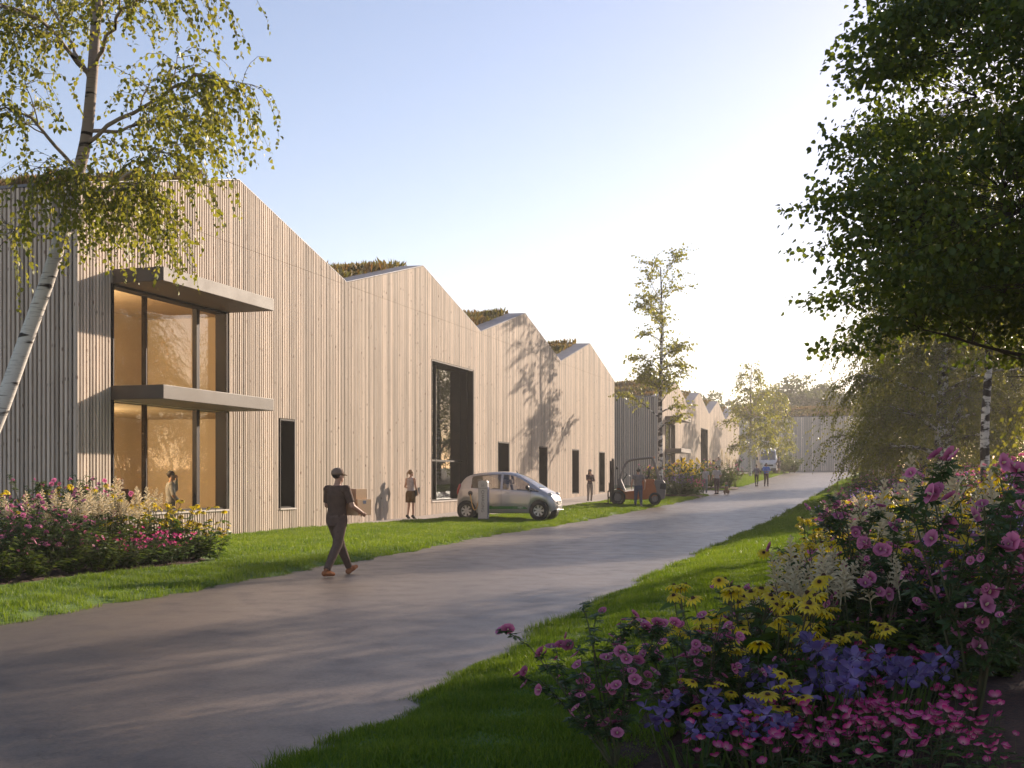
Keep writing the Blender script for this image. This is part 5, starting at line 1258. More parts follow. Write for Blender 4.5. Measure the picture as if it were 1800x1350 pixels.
        for x in (-.09, .93, -.98):
            zs_ = np.linspace(.30, .98, 8)
            for a, c in zip(zs_[:-1], zs_[1:]):
                wa = [sm(x, WID)*(1.0-.025*max(0, (z-.7)/.3))+.002 for z in (a, c)]
                sh.quad((x-.004, sgn*wa[0], a), (x+.004, sgn*wa[0], a), (x+.004, sgn*wa[1], c), (x-.004, sgn*wa[1], c))
        sh.build('door_seam', M['ink'], root)
        for x in (.10, -.85): MB().obox((x, sgn*.736, .89), (.16, .03, .028)).build('door_handle', M['silver'], root, bevel=.008)
        mi = MB(); mi.ell((.86, sgn*.84, 1.06), (.07, .11, .075)); mi.bar((.88, sgn*.74, 1.0), (.87, sgn*.80, 1.03), .04, .05); mi.build('wing_mirror', M['black'], root, smooth=True)
        hl = MB(); hl.ell((1.50, sgn*.50, .80), (.13, .10, .075), Matrix.Rotation(R(-28), 3, 'Y') @ Matrix.Rotation(R(-sgn*32), 3, 'Z') ); hl.build('headlight', M['lampglass'], root, smooth=True)
        fgl = MB(); fgl.obox((1.66, sgn*.40, .42), (.05, .16, .09), (0, 0, R(-sgn*30))); fgl.build('fog_lamp', M['lampglass'], root, bevel=.015)
        tl = MB(); tl.ell((-1.63, sgn*.60, 1.02), (.06, .07, .20), Matrix.Rotation(R(14), 3, 'Y')); tl.build('tail_light', pm_red, root, smooth=True)
    MB().obox((1.735, 0, .40), (.03, .62, .12)).build('lower_grille', M['black'], root, bevel=.01)
    MB().obox((1.74, 0, .305), (.05, .86, .035)).build('bumper_trim', M['chrome'], root, bevel=.012)
    np_ = MB().obox((1.748, 0, .565), (.012, .50, .11)).build('number_plate', M['plate'], root, bevel=.003)
    text('EV 2041', .075, M['ink'], np_, (1.756, 0, .565), (R(90), 0, R(90)))
    MB().bar((1.24, -.1, 1.035), (1.18, -.52, 1.075), .014, .02).build('wiper', M['black'], root)
    MB().lathe([(.018, 0), (.012, .03), (.003, .12)], 8, Matrix.Translation((.28, 0, 1.56)) @ Matrix.Rotation(R(-40), 4, 'Y')).build('aerial', M['black'], root)
    MB().lathe([(.085, -.012), (.085, .012)], 18, Matrix.Translation((-1.18, -.728, .88)) @ Matrix.Rotation(R(90), 4, 'X')).build('charging_flap', M['ink'], root)
    return root
pm_red = pmat('tail_lens', (.35, .03, .02), (.3, .02, .02), rough=.2, coat=1.)
cy_ = 43.3
car_o = car(); car_o.scale = (1.04,)*3; car_o.location = (at(897, cy_), cy_, Hs(at(897, cy_), cy_)+.045); car_o.rotation_euler = (R(0), R(-.5), R(-17))

# ---- charging post
M['post'] = pmat('post_cream', (.50, .46, .45), (.46, .42, .41), rough=.45, scale=2)
M['postside'] = pmat('post_blue_side', (.10, .11, .19), (.08, .09, .16), rough=.35)
px_, py_ = at(850, 41.6), 41.6
post = empty('charging_post', (px_, py_, Hs(px_, py_)+.045), R(-16), 'pale charging post with vertical lettering in front of the silver car', 'charging post')
pb = MB(); pb.prism([(-.165, 0), (.165, 0), (.165, 1.31), (.13, 1.355), (-.12, 1.355), (-.165, 1.31)], -.10, .10); pb.build('body', M['post'], post, bevel=.012)
MB().box(.166, .176, -.095, .095, .12, 1.14).build('side_panel', M['postside'], post)
MB().box(-.18, .185, -.115, .115, -.04, .07).build('plinth', M['ink'], post, bevel=.008)
MB().lathe([(.048, 0), (.055, 0), (.055, .004), (.048, .004)], 24, Matrix.Translation((0, -.1015, 1.20)) @ Matrix.Rotation(R(90), 4, 'X'), closed=True).build('emblem_ring', M['ink'], post)
MB().tube([(.045, -.104, 1.20), (.01, -.104, 1.205), (-.02, -.104, 1.185), (-.035, -.104, 1.16)], .006, 6).build('emblem_stroke', M['ink'], post)
MB().box(-.16, .16, -.1035, -.1005, 1.095, 1.105).build('panel_joint', M['ink'], post)
text('CHARGING', .145, M['ink'], post, (0, -.103, .66), (R(90), R(90), 0))
# cable from the car's flap to the post
fl_w = car_o.matrix_basis @ Vector((-1.18, -.745, .88))
c0 = fl_w; c1 = Vector((px_-.15, py_-.02, post.location.z+.78))
cpts = []
for i in range(15):
    t = i/14; q = c0.lerp(c1, t); q.z -= .62*4*t*(1-t)*.80; q.y -= .14*math.sin(math.pi*t); cpts.append(q)
cab = MB().tube(cpts, .017, 8); cob = cab.build('charging_cable', M['cable'], None, smooth=True)
tag(cob, 'orange charging cable looping from the silver car to the post', 'cable')
MB().tube([c0+Vector((0, .04, .01)), c0, c0+Vector((-.01, -.06, -.02))], [.035, .035, .022], 10).build('plug', M['black'], cob)

# ---- forklift
def forklift():
    root = empty('forklift', (0, 0, 0), 0, 'orange and grey forklift truck with raised overhead guard beside the facade', 'forklift')
    OR = pmat('orange_paint', (.42, .135, .035), (.36, .11, .03), rough=.5, scale=3); GR = pmat('grey_paint', (.20, .175, .165), (.16, .145, .135), rough=.55, scale=3); DK = pmat('mast_steel', (.06, .042, .036), (.045, .032, .028), rough=.6, metal=.2, scale=4)
    # x forward (forks), y left, z up; length about 2.6 without forks
    c = MB(); c.prism([(-1.15, .42), (-1.15, .62), (-.85, 1.12), (-.45, 1.15), (-.35, .95), (-.10, .66), (.50, .62), (.72, .80), (.86, .80), (.86, .40), (.45, .26), (-.55, .26)], -.50, .50); c.build('chassis', OR, root, bevel=.03)
    MB().prism([(-1.42, .30), (-1.47, .60), (-1.44, 1.02), (-1.36, 1.14), (-.98, 1.16), (-.92, 1.06), (-1.02, .62), (-1.05, .40), (-1.25, .22)], -.53, .53).build('counterweight', GR, root, bevel=.05)
    MB().prism([(-1.48, .70), (-1.485, .98), (-1.22, 1.0), (-1.18, .74)], -.54, .54).build('rear_grille', M['black'], root, bevel=.02)
    MB().prism([(-.95, 1.0), (-.95, 1.19), (-.30, 1.20), (-.16, 1.02), (-.30, .92)], -.42, .42).build('engine_hood', OR, root, bevel=.04)
    MB().prism([(.42, .66), (.66, 1.22), (.80, 1.22), (.86, .78)], -.44, .44).build('dash_cowl', GR, root, bevel=.03)
    s = MB(); s.obox((-.42, 0, 1.26), (.46, .50, .12)); s.obox((-.70, 0, 1.52), (.12, .46, .54), (0, R(-10), 0)); s.build('seat', M['black'], root, bevel=.04)
    MB().lathe([(.16, -.01), (.175, 0), (.16, .01), (.145, 0)], 18, Matrix.Translation((.34, 0, 1.42)) @ Matrix.Rotation(R(-35), 4, 'Y'), closed=True).build('steering_wheel', M['black'], root)
    MB().tube([(.55, 0, 1.15), (.36, 0, 1.41)], .025, 8).build('steering_column', M['black'], root)
    for y in (-.46, .46):
        g = MB(); g.tube(smooth_path([(.82, y, .80), (.66, y, 1.36), (.50, y, 1.80), (.34, y, 2.02), (.12, y, 2.10), (-.70, y, 2.17), (-.86, y, 2.17)], 22), .05, 8)
        g.build('guard_front_post', GR, root, smooth=True)
        MB().prism([(-1.26, 1.13), (-1.10, 1.13), (-.82, 2.16), (-.92, 2.16)], y-.035, y+.035).build('guard_rear_post', GR, root, bevel=.015)
        MB().obox((-.93, y*.85, 2.17), (.06, .12, .09)).build('rear_light', M['amber'], root, bevel=.015)
    for k in range(6): MB().bar((-.75+.22*k, -.44, 2.155-.010*k), (-.75+.22*k, .44, 2.155-.010*k), .04, .03).build('roof_bar', GR, root)
    for y in (-.33, .33):
        MB().box(.98, 1.10, y-.05, y+.05, .16, 2.08).build('mast_upright', DK, root, bevel=.01)
        MB().box(1.115, 1.19, y*.80-.035, y*.80+.035, .14, 2.04).build('mast_inner', DK, root, bevel=.008)
        MB().tube([(1.03, y*.5, .3), (1.03, y*.5, 1.75)], .035, 10).build('lift_cylinder', M['alloy'], root, smooth=True)
        w = MB(); w.lathe([(.055, 0), (.085, .07), (.07, .09)], 14, Matrix.Translation((.80, y*1.5, 1.72)) @ Matrix.Rotation(R(90), 4, 'Y')); w.build('work_lamp', M['black'], root, bevel=.005)
        MB().lathe([(.07, .0), (.05, .02)], 14, Matrix.Translation((.892, y*1.5, 1.72)) @ Matrix.Rotation(R(90), 4, 'Y')).build('lamp_lens', M['lampglass'], root)
    MB().box(.99, 1.09, -.38, .38, 2.09, 2.15).build('mast_crosshead', DK, root, bevel=.01); MB().box(1.0, 1.08, -.28, .28, .55, .63).build('mast_crossbar', DK, root)
    ca = MB(); ca.box(1.20, 1.25, -.42, .42, .30, .38); ca.box(1.20, 1.25, -.42, .42, .62, .70)
    for k in range(5): ca.box(1.21, 1.24, -.40+.19*k, -.37+.19*k, .701, 1.0)
    ca.box(1.21, 1.24, -.42, .42, 1.001, 1.04); ca.build('fork_carriage', DK, root)
    for y in (-.27, .27):
        f = MB(); f.box(1.255, 1.30, y-.05, y+.05, .07, .66); f.add([(1.255,y-.05,.06),(2.25,y-.04,.06),(2.25,y+.04,.06),(1.255,y+.05,.06),(1.301,y-.05,.11),(2.25,y-.04,.072),(2.25,y+.04,.072),(1.301,y+.05,.11)], [[0,3,2,1],[4,5,6,7],[0,1,5,4],[1,2,6,5],[2,3,7,6],[3,0,4,7]]); f.build('fork', DK, root)
    wm = (M['rubber'], GR)
    for sgn in (-1, 1):
        wheel(root, .80, sgn*.50, .36, .36, .24, sgn, 9, wm, hub=.5); wheel(root, -.95, sgn*.46, .29, .29, .20, sgn, 9, wm, hub=.5)
    fdr = MB(); fdr.lathe([(.42, -.02), (.44, .26), (.40, .26), (.39, -.02)], 24, Matrix.Translation((.80, 0, .36)) @ Matrix.Rotation(R(90), 4, 'X'), closed=True)
    for sgn in (-1, 1):
        fd = MB(); pr = [(.80+.43*math.cos(t), .36+.43*math.sin(t)) for t in np.linspace(.5, 2.7, 12)]
        for a, b in zip(pr[:-1], pr[1:]): fd.quad((a[0], sgn*.38, a[1]), (b[0], sgn*.38, b[1]), (b[0], sgn*.64, b[1]), (a[0], sgn*.64, a[1]))
        fo = fd.build('wheel_fender', M['black'], root); so = fo.modifiers.new('thick', 'SOLIDIFY'); so.thickness = .02
    return root
M['amber'] = pmat('amber_lens', (.65, .20, .04), (.55, .16, .03), rough=.25, coat=1.)
fy = 57.5; fx = at(1116, fy)
fk = forklift(); fk.location = (fx, fy, Hs(fx, fy)+.05); fk.rotation_euler = (0, R(0.4), R(180-6)); fk.scale = (.98, 1, 1.02)

# ---- van far up the road, facing us
def van():
    root = empty('van', (0, 0, 0), 0, 'white high-roof van facing the camera at the far end of the lawn', 'van')
    TOP = [(-2.8, 2.45), (-2.6, 2.55), (-1, 2.62), (1.0, 2.6), (1.35, 2.52), (1.6, 2.30), (1.95, 1.75), (2.15, 1.42), (2.3, 1.32), (2.75, 1.12), (2.88, .95), (2.93, .6)]
    WD = [(-2.8, .96), (1.5, .98), (2.2, .96), (2.6, .90), (2.85, .78), (2.93, .68)]
    xs = np.unique(np.concatenate([np.linspace(-2.8, 1.3, 8), np.linspace(1.3, 2.93, 26)])); sm = lambda x, p: float(np.interp(x, [q[0] for q in p], [q[1] for q in p]))
    parts = {'body': MB(), 'windscreen': MB(), 'side_window': MB()}; G = []
    for x in xs:
        zt = sm(x, TOP); w = sm(x, WD); zb = .32; rw = w*(.86 if zt > 1.5 else .93); bl = min(1.28, zt-.1)
        G.append([(w*.96, zb), (w, zb+.15), (w, bl), ((w+rw)/2+.02, (bl+zt-.15)/2), (rw, zt-.14 if zt > 1.5 else zt-.05), (rw*.86, zt-.03), (rw*.45, zt), (0, zt)])
    for sgn in (-1, 1):
        for i in range(len(xs)-1):
            xm = (xs[i]+xs[i+1])/2
            for j in range(7):
                k = 'body'
                if j >= 5 and 1.55 < xm < 2.16: k = 'windscreen'
                if j in (2, 3) and .9 < xm < 1.75: k = 'side_window'
                q = [(xs[i], sgn*G[i][j][0], G[i][j][1]), (xs[i+1], sgn*G[i+1][j][0], G[i+1][j][1]), (xs[i+1], sgn*G[i+1][j+1][0], G[i+1][j+1][1]), (xs[i], sgn*G[i][j+1][0], G[i][j+1][1])]
                parts[k].quad(*(q if sgn < 0 else q[::-1]))
    for i in (0, len(xs)-1):
        ring = [(xs[i], p[0], p[1]) for p in G[i]]+[(xs[i], -p[0], p[1]) for p in G[i][-2::-1]]; parts['body'].add(ring, [list(range(len(ring)))])
    dg = pmat('dark_tinted_glass', (.16, .15, .16), (.14, .13, .14), rough=.12, coat=1., spec=.7)
    parts['body'].build('body', M['white'], root, smooth=True); parts['windscreen'].build('windscreen', dg, root, smooth=True); parts['side_window'].build('side_window', dg, root, smooth=True)
    for sgn in (-1, 1):
        wheel(root, 1.95, sgn*.84, .34, .34, .24, sgn, 6); wheel(root, -1.7, sgn*.84, .34, .34, .24, sgn, 6)
        MB().ell((2.72, sgn*.70, .98), (.16, .16, .17), Matrix.Rotation(R(-25), 3, 'Y')).build('headlight', M['lampglass'], root, smooth=True)
        m_ = MB(); m_.obox((1.85, sgn*1.12, 1.55), (.12, .16, .30)); m_.bar((1.9, sgn*.95, 1.40), (1.87, sgn*1.1, 1.45), .05, .05); m_.build('wing_mirror', M['black'], root, bevel=.02)
    MB().obox((2.92, 0, .85), (.04, .9, .16)).build('grille', M['black'], root, bevel=.02); MB().obox((2.93, 0, .45), (.08, 1.5, .22)).build('bumper', M['ink'], root, bevel=.03)
    MB().obox((2.965, 0, .52), (.014, .5, .11)).build('number_plate', M['plate'], root)
    MB().box(-2.5, 2.5, -.8, .8, .25, .36).build('floor_pan', M['black'], root)
    return root
vy = 130.0; vx = at(1348, vy); vn = van(); vn.location = (vx, vy, Hs(vx, vy)+.05); vn.rotation_euler = (0, R(1), R(-98))
# ================================================================ people and dog
M['skin'] = pmat('skin', (.50, .29, .20), (.45, .25, .17), rough=.55, scale=8)
M['skin2'] = pmat('skin_tan', (.36, .20, .13), (.32, .17, .11), rough=.55, scale=8)
def cloth(name, c, k=.8): return pmat(name, c, tuple(q*k for q in c), rough=.9, scale=14, bump=.3, bscale=30)
M['hair_d'] = pmat('dark_hair', (.025, .017, .013), (.04, .025, .018), rough=.6, scale=40, stretch=(1, 1, .2)); M['hair_b'] = pmat('fair_hair', (.34, .21, .11), (.25, .14, .07), rough=.6, scale=40, stretch=(1, 1, .2)); M['hair_r'] = pmat('red_hair', (.25, .08, .03), (.18, .05, .02), rough=.6, scale=40)
M['eye'] = pmat('eye_dark', (.02, .015, .012), rough=.2)

def capsule(mb, p, q, r1, r2, n=12, flat=1., side=None):
    """closed tapered limb; flat squashes it across 'side'"""
    p = Vector(p); q = Vector(q); d = (q-p); L = d.length or 1e-4; d.normalize()
    a = Vector(side) if side is not None else d.orthogonal(); a = (a-d*a.dot(d)).normalized(); b = d.cross(a); rings = []
    for c, r, sgn in ((p, r1, -1), (q, r2, 1)):
        ts = (.97, .7, .35, 0) if sgn < 0 else (0, .35, .7, .97)
        for t in ts:
            k = math.sqrt(1-t*t)*r; o = c+d*(sgn*t*r); rings.append([o+(a*math.cos(2*math.pi*i/n)*flat+b*math.sin(2*math.pi*i/n))*k for i in range(n)])
    mb.loft(rings)

def person(label, loc, yaw, h=1.78, pose=None, clothes=None, skin='skin', hair=None, hairstyle='short', voxel=.010, female=False, hat=None, bulk=1.0, headturn=(0, 0), shoes='shoe', deci=None, hands=True):
    """pose in metres for a 1.8 m figure: x to its right, y ahead, z up. Joints: eL eR wL wR kL kR aL aR, lean, toe directions"""
    P = dict(eL=(-.27, -.03, 1.18), eR=(.27, -.03, 1.18), wL=(-.27, .06, .94), wR=(.27, .06, .94), kL=(-.10, .02, .50), kR=(.10, .02, .50), aL=(-.11, 0, .09), aR=(.11, 0, .09), lean=0., pel=(0, 0, .95), pR=(-1, 0, 0), pL=(1, 0, 0), curl=.35, fL=0., fR=0., tipL=0., tipR=0.)
    P.update(pose or {}); V3 = lambda q: Vector(q)
    bk = bulk*(.93 if female else 1.0)
    pel = V3(P['pel']); ln = P['lean']
    up = Vector((0, math.sin(ln), math.cos(ln)))
    def T(z, fy=0.): return pel+up*(z-.95)+Vector((0, fy, 0))
    sw = (.165 if female else .192)*bulk**.5
    shL, shR = T(1.44)+Vector((-sw, 0, 0)), T(1.44)+Vector((sw, 0, 0))
    hpL, hpR = pel+Vector((-.092, 0, -.02)), pel+Vector((.092, 0, -.02))
    neck = T(1.50, .0); head = T(1.66, .025)
    mb = MB(); segs = []    # segs: (name, p, q, r)
    # torso: elliptical rings
    wst = .125 if female else .150
    tr = [(.84, .115, .095), (.90, .165, .104), (.97, .172, .110), (1.06, wst+.012, .105), (1.14, wst, .100), (1.25, wst+.018, .112), (1.34, .170, .120), (1.42, .165, .105), (1.475, .115, .080), (1.52, .058, .058)]
    rings = []
    for z, rx, ry in tr:
        c = T(z, -.01 if z < 1.0 else (.012 if female and 1.25 < z < 1.4 else 0)); rings.append([c+Vector((rx*bk*math.cos(2*math.pi*i/20), ry*bk*math.sin(2*math.pi*i/20), 0)) for i in range(20)])
    mb.loft(rings); segs.append(('torso', T(.86), T(1.46), .14))
    def limb(nm, p, q, r1, r2, **k): capsule(mb, p, q, r1, r2, **k); segs.append((nm, V3(p), V3(q), (r1+r2)/2))
    limb('neck', T(1.46), head+Vector((0, 0, -.06)), .055*bk, .052*bk)
    for s, sh, e, w in (('L', shL, V3(P['eL']), V3(P['wL'])), ('R', shR, V3(P['eR']), V3(P['wR']))):
        limb('shoulder', T(1.40), sh, .08*bk, .062*bk)
        limb('upper', sh, e, .056*bk, .044*bk); limb('fore', e, w, .043*bk, .030*bk)
        d = (w-e).normalized(); pn = V3(P['p'+s]); pn = (pn-d*pn.dot(d)).normalized(); sd = d.cross(pn)   # palm normal, across the palm
        if hands:
            limb('hand', w-d*.01, w+d*.075, .030, .036, flat=.48, side=pn)
            cu = P['curl']
            for k in range(4):
                o = w+d*.078+sd*((k-1.5)*.019); L = (.070, .082, .078, .060)[k]; a1 = cu*1.0; f1 = d*math.cos(a1)+pn*math.sin(a1); a2 = cu*2.1; f2 = d*math.cos(a2)+pn*math.sin(a2)
                limb('hand', o, o+f1*L*.5, .0098, .009, n=8); limb('hand', o+f1*L*.5, o+f1*L*.5+f2*L*.55, .009, .0075, n=8)
            tsd = sd*(-1 if s == 'R' else 1)*(1); o = w+d*.02+tsd*.025; f1 = (d*.7+tsd*.6+pn*.35).normalized(); f2 = (d*.8+tsd*.15+pn*.55).normalized()
            limb('hand', o, o+f1*.045, .012, .010, n=8); limb('hand', o+f1*.045, o+f1*.045+f2*.035, .010, .008, n=8)
        else: limb('hand', w, w+d*.13, .03, .022, flat=.6, side=pn)
    for s, hp, k, a in (('L', hpL, V3(P['kL']), V3(P['aL'])), ('R', hpR, V3(P['kR']), V3(P['aR']))):
        limb('thigh', hp, k, .088*bk, .058*bk); limb('shin', k, a, .056*bk, .036*bk); limb('calf', k.lerp(a, .18)+Vector((0, -.012, 0)), k.lerp(a, .45)+Vector((0, -.012, 0)), .05*bk, .045*bk)
        f = P['f'+s]; tp = P['tip'+s]; fd = Vector((math.sin(f)*math.cos(tp), math.cos(f)*math.cos(tp), math.sin(tp)))
        upf = Vector((-math.sin(f)*math.sin(tp), -math.cos(f)*math.sin(tp), math.cos(tp)))
        o = a-upf*.045; limb('foot', o-fd*.045, o+fd*.07, .042, .043); limb('foot', o+fd*.07-upf*.004, o+fd*.165-upf*.018, .041, .026, flat=1.2, side=fd.cross(Vector((0, 0, 1))))
    # head in its own frame, turned and tilted
    Rh = Matrix.Rotation(headturn[0], 3, 'Z') @ Matrix.Rotation(headturn[1], 3, 'X'); hh = lambda x, y, z: head+Rh @ Vector((x, y, z))
    mb.ell(hh(0, -.012, .035), (.077, .096, .092), Rh, 16, 12); mb.ell(hh(0, .018, -.035), (.060, .072, .078), Rh, 14, 10); mb.ell(hh(0, .055, -.085), (.032, .030, .026), Rh, 10, 8)
    capsule(mb, hh(0, .082, .012), hh(0, .104, -.026), .010, .014, 8); mb.ell(hh(0, .088, -.058), (.024, .010, .009), Rh, 8, 6)
    for sx in (-1, 1): mb.ell(hh(sx*.078, -.008, -.012), (.010, .020, .032), Rh, 8, 6)
    segs.append(('head', hh(0, 0, -.06), hh(0, 0, .06), .09))
    me = mb.mesh('person', M[skin], True); tmp = bpy.data.objects.new('tmp', me); COL.objects.link(tmp)
    rm = tmp.modifiers.new('r', 'REMESH'); rm.mode = 'VOXEL'; rm.voxel_size = voxel
    smo = tmp.modifiers.new('s', 'SMOOTH'); smo.factor = .5; smo.iterations = 3 if voxel < .012 else 2
    if deci: dm = tmp.modifiers.new('d', 'DECIMATE'); dm.ratio = deci
    bm_me = bpy.data.meshes.new_from_object(tmp.evaluated_get(bpy.context.evaluated_depsgraph_get())); bpy.data.objects.remove(tmp)
    bm_me.name = 'person'; bm_me.polygons.foreach_set('use_smooth', [True]*len(bm_me.polygons))
    root = link_mesh('person', bm_me); tag(root, label, 'person')
    root.location = loc; root.rotation_euler = (0, 0, yaw); k = h/1.8; root.scale = (k, k, k)
    # label each vertex by its nearest limb
    n = len(bm_me.vertices); co = np.empty(n*3, np.float32); bm_me.vertices.foreach_get('co', co); co = co.reshape(-1, 3)
    nr = np.empty(n*3, np.float32); bm_me.vertices.foreach_get('normal', nr); nr = nr.reshape(-1, 3)
    best = np.full(n, 1e9); idx = np.zeros(n, int); tpar = np.zeros(n)
    for i, (nm, p, q, r) in enumerate(segs):
        p = np.array(p); q = np.array(q); d = q-p; t = np.clip(((co-p)@d)/(d@d+1e-9), 0, 1); ds = np.linalg.norm(co-(p+t[:, None]*d), axis=1)-r
        u = ds < best; best[u] = ds[u]; idx[u] = i; tpar[u] = t[u]
    nms = np.array([s[0] for s in segs])[idx]
    polys = [tuple(p.vertices) for p in bm_me.polygons]
    def garment(name, mask, off, mat):
        keep = [f for f in polys if all(mask[v] for v in f)]
        if not keep: return
        used = sorted(set(v for f in keep for v in f)); mp = {v: i for i, v in enumerate(used)}
        g = bpy.data.meshes.new(name); g.from_pydata((co[used]+nr[used]*off).tolist(), [], [[mp[v] for v in f] for f in keep]); g.materials.append(mat); g.polygons.foreach_set('use_smooth', [True]*len(keep)); g.update()
        # turn the open rim inwards so that the hem has thickness
        o = link_mesh(name, g, root); so = o.modifiers.new('thick', 'SOLIDIFY'); so.thickness = off*.95; so.offset = -1; return o
    waist = T(1.0).z; z = co[:, 2]; sl = (clothes or {}).get('sleeve', .75)
    ttors = np.isin(nms, ['torso', 'shoulder'])
    cl = clothes or {}
    top = ttors & (z > waist-.03-cl.get('hang', 0)) & (z < T(1.50).z)
    if sl > 0: top |= (nms == 'upper') & (tpar < (sl if sl <= 1 else 1))
    if sl > 1: top |= (nms == 'fore') & (tpar < sl-1)
    if sl <= 0: top = top & ~((nms == 'shoulder') & (tpar > .8))
    if cl.get('hang'): top |= (nms == 'thigh') & (z > waist-.03-cl['hang'])
    if 'top' in cl: garment(cl.get('topname', 'shirt'), top, .013, cl['top'])
    leg = cl.get('leg', 1.95); bot = ((nms == 'torso') & (z < waist+.02)) | ((nms == 'thigh') & (tpar < min(leg, 1)+1e-6))
    if leg > 1: bot |= np.isin(nms, ['shin', 'calf']) & ((tpar < leg-1) | (nms == 'calf'))
    if 'bottom' in cl and not cl.get('skirt'): garment('trousers', bot, cl.get('boff', .016), cl['bottom'])
    if cl.get('skirt'):
        sk = MB(); rr = []
        for zz, rx, ry in ((1.03, wst+.03, .115), (.95, .195, .140), (.80, .205, .150), (cl['skirt'], .20, .150)):
            c = T(zz); rr.append([Vector((pel.x+rx*bk*math.cos(2*math.pi*i/24), pel.y+ry*bk*math.sin(2*math.pi*i/24)-.008, zz+pel.z-.95)) for i in range(24)])
        sk.loft(rr, caps=False); o = sk.build('skirt', cl['bottom'], root, smooth=True); so = o.modifiers.new('t', 'SOLIDIFY'); so.thickness = .008
    if 'shoes' in cl:
        ft = (nms == 'foot') | ((np.isin(nms, ['shin'])) & (tpar > cl.get('boot', .97)))
        half = len([1 for q in segs if q[0] in ('thigh', 'shin', 'calf', 'foot')])//2; li = [i for i, q in enumerate(segs) if q[0] in ('thigh', 'shin', 'calf', 'foot')]
        for part in (li[:half], li[half:]): garment('shoe', ft & np.isin(idx, part), .008, cl['shoes'])
    # hair
    if hair:
        hm = MB(); hm.ell(hh(0, -.022, .045), (.086, .103, .095), Rh, 16, 12); o_ = None
        if hairstyle == 'short':
            o_ = hm.build('hair', M[hair], root, smooth=True)
        elif hairstyle == 'long':
            rr = []
            for zz, rx, ry, yy in ((.09, .055, .06, -.02), (.03, .092, .10, -.03), (-.06, .095, .085, -.045), (-.16, .10, .07, -.06), (-.24, .085, .05, -.07), (-.28, .04, .03, -.07)): rr.append([hh(rx*math.cos(2*math.pi*i/14), yy+ry*math.sin(2*math.pi*i/14)-(.02 if zz < 0 else 0), zz) for i in range(14)])
            hm.loft(rr); hm.build('hair', M[hair], root, smooth=True)
        elif hairstyle == 'pony':
            capsule(hm, hh(0, -.115, .06), hh(0, -.15, .0), .022, .03); capsule(hm, hh(0, -.15, .0), hh(0, -.145, -.14), .03, .012); hm.build('hair', M[hair], root, smooth=True)
        # keep the face free: eyes and brows sit in front of the hair line
    for sx in (-1, 1):
        MB().ell(hh(sx*.031, .083, .006), (.011, .006, .007), Rh, 8, 6).build('eye', M['eye'], root)
    if hat == 'cap':
        cm = MB(); rr = []
        for zz, k in ((.028, 1.0), (.06, 1.01), (.095, .93), (.125, .70), (.14, .30), (.144, .05)): rr.append([hh(.092*k*math.cos(2*math.pi*i/20), -.014+.112*k*math.sin(2*math.pi*i/20), zz) for i in range(20)])
        cm.loft(rr); co_ = cm.build('cap', cl.get('hatmat', M['ink']), root, smooth=True)
        br = MB(); top_ = [hh(.078*math.cos(t), .07+.105*math.sin(t), .034-.018*math.sin(t)) for t in np.linspace(.15, 2.99, 14)]; bot_ = [p-Rh @ Vector((0, 0, .007)) for p in top_]
        br.add(top_+bot_, [list(range(14)), [14+i for i in range(13, -1, -1)]]+[[i, 14+i, 15+i, i+1] for i in range(13)]+[[13, 27, 14, 0]]); br.build('cap_peak', cl.get('hatmat', M['ink']), co_)
    if hat == 'brim':
        cm = MB(); rr = []
        for zz, k in ((.03, 1.45), (.04, 1.44), (.045, 1.0), (.09, .96), (.13, .8), (.138, .1)): rr.append([hh(.098*k*math.cos(2*math.pi*i/20), -.014+.115*k*math.sin(2*math.pi*i/20), zz) for i in range(20)])
        cm.loft(rr); cm.build('hat', cl.get('hatmat', M['ink']), root, smooth=True)
    return root

def ground_at(px, y): x = at(px, y); return (x, y, Hs(x, y))
SH = dict(brown=cloth('tan_leather', (.40, .14, .05)), dark=cloth('dark_leather', (.03, .025, .025)), white=cloth('pale_canvas', (.5, .5, .5)))
# ---- courier crossing the road with two boxes (walking away to the right)
my = 20.35; mx = at(592, my)
uni = cloth('brown_uniform', (.12, .072, .05)); unt = cloth('brown_trousers', (.15, .095, .072))
cour = person('man in brown uniform and cap carrying two cardboard boxes across the road', (mx, my, Hs(mx, my)-.018), R(-33), 1.80,
    dict(pel=(0, .0, .945), lean=.02, eL=(-.27, .06, 1.17), wL=(-.07, .26, 1.09), eR=(.31, .03, 1.16), wR=(.315, .265, 1.045), pL=(.9, .2, .35), pR=(-.9, .1, .45), curl=.35,
         kL=(-.085, .19, .495), aL=(-.09, .42, .105), kR=(.09, -.09, .51), aR=(.10, -.37, .11), tipL=.42, tipR=-.02),
    dict(top=uni, sleeve=.82, bottom=unt, leg=1.96, shoes=SH['brown'], hatmat=cloth('brown_cap', (.27, .19, .14)), boff=.020), hair='hair_d', hat='cap', voxel=.006, headturn=(R(-14), 0), bulk=1.06, deci=.5)
kr = pmat('cardboard', (.76, .52, .31), (.70, .47, .28), rough=.85, scale=6); tape = pmat('parcel_tape', (.55, .42, .29), rough=.4); lab = pmat('parcel_label', (.22, .24, .30), rough=.6)
def boxthing(label, c, s, sticker):
    cw = cour.matrix_basis @ Vector(c); b = empty('cardboard_box', tuple(cw), cour.rotation_euler[2], label, 'box', 'boxes carried by the courier'); x, y, z = (q/2 for q in s)
    bo = MB().box(-x, x, -y, y, 0, 2*z).build('carton', kr, b, bevel=.004); MB().box(-.03, .03, -y-.001, y+.001, 2*z+.0005, 2*z+.0015).build('tape', tape, b)
    MB().box(-x-.001, x+.001, -.0025, .0025, 2*z-.001, 2*z+.0008).build('flap_joint', M['ink'], b)
    if sticker: MB().box(x+.0005, x+.0018, -y*.2, y*.25, 2*z*.72, 2*z*.92).build('sticker', lab, b)
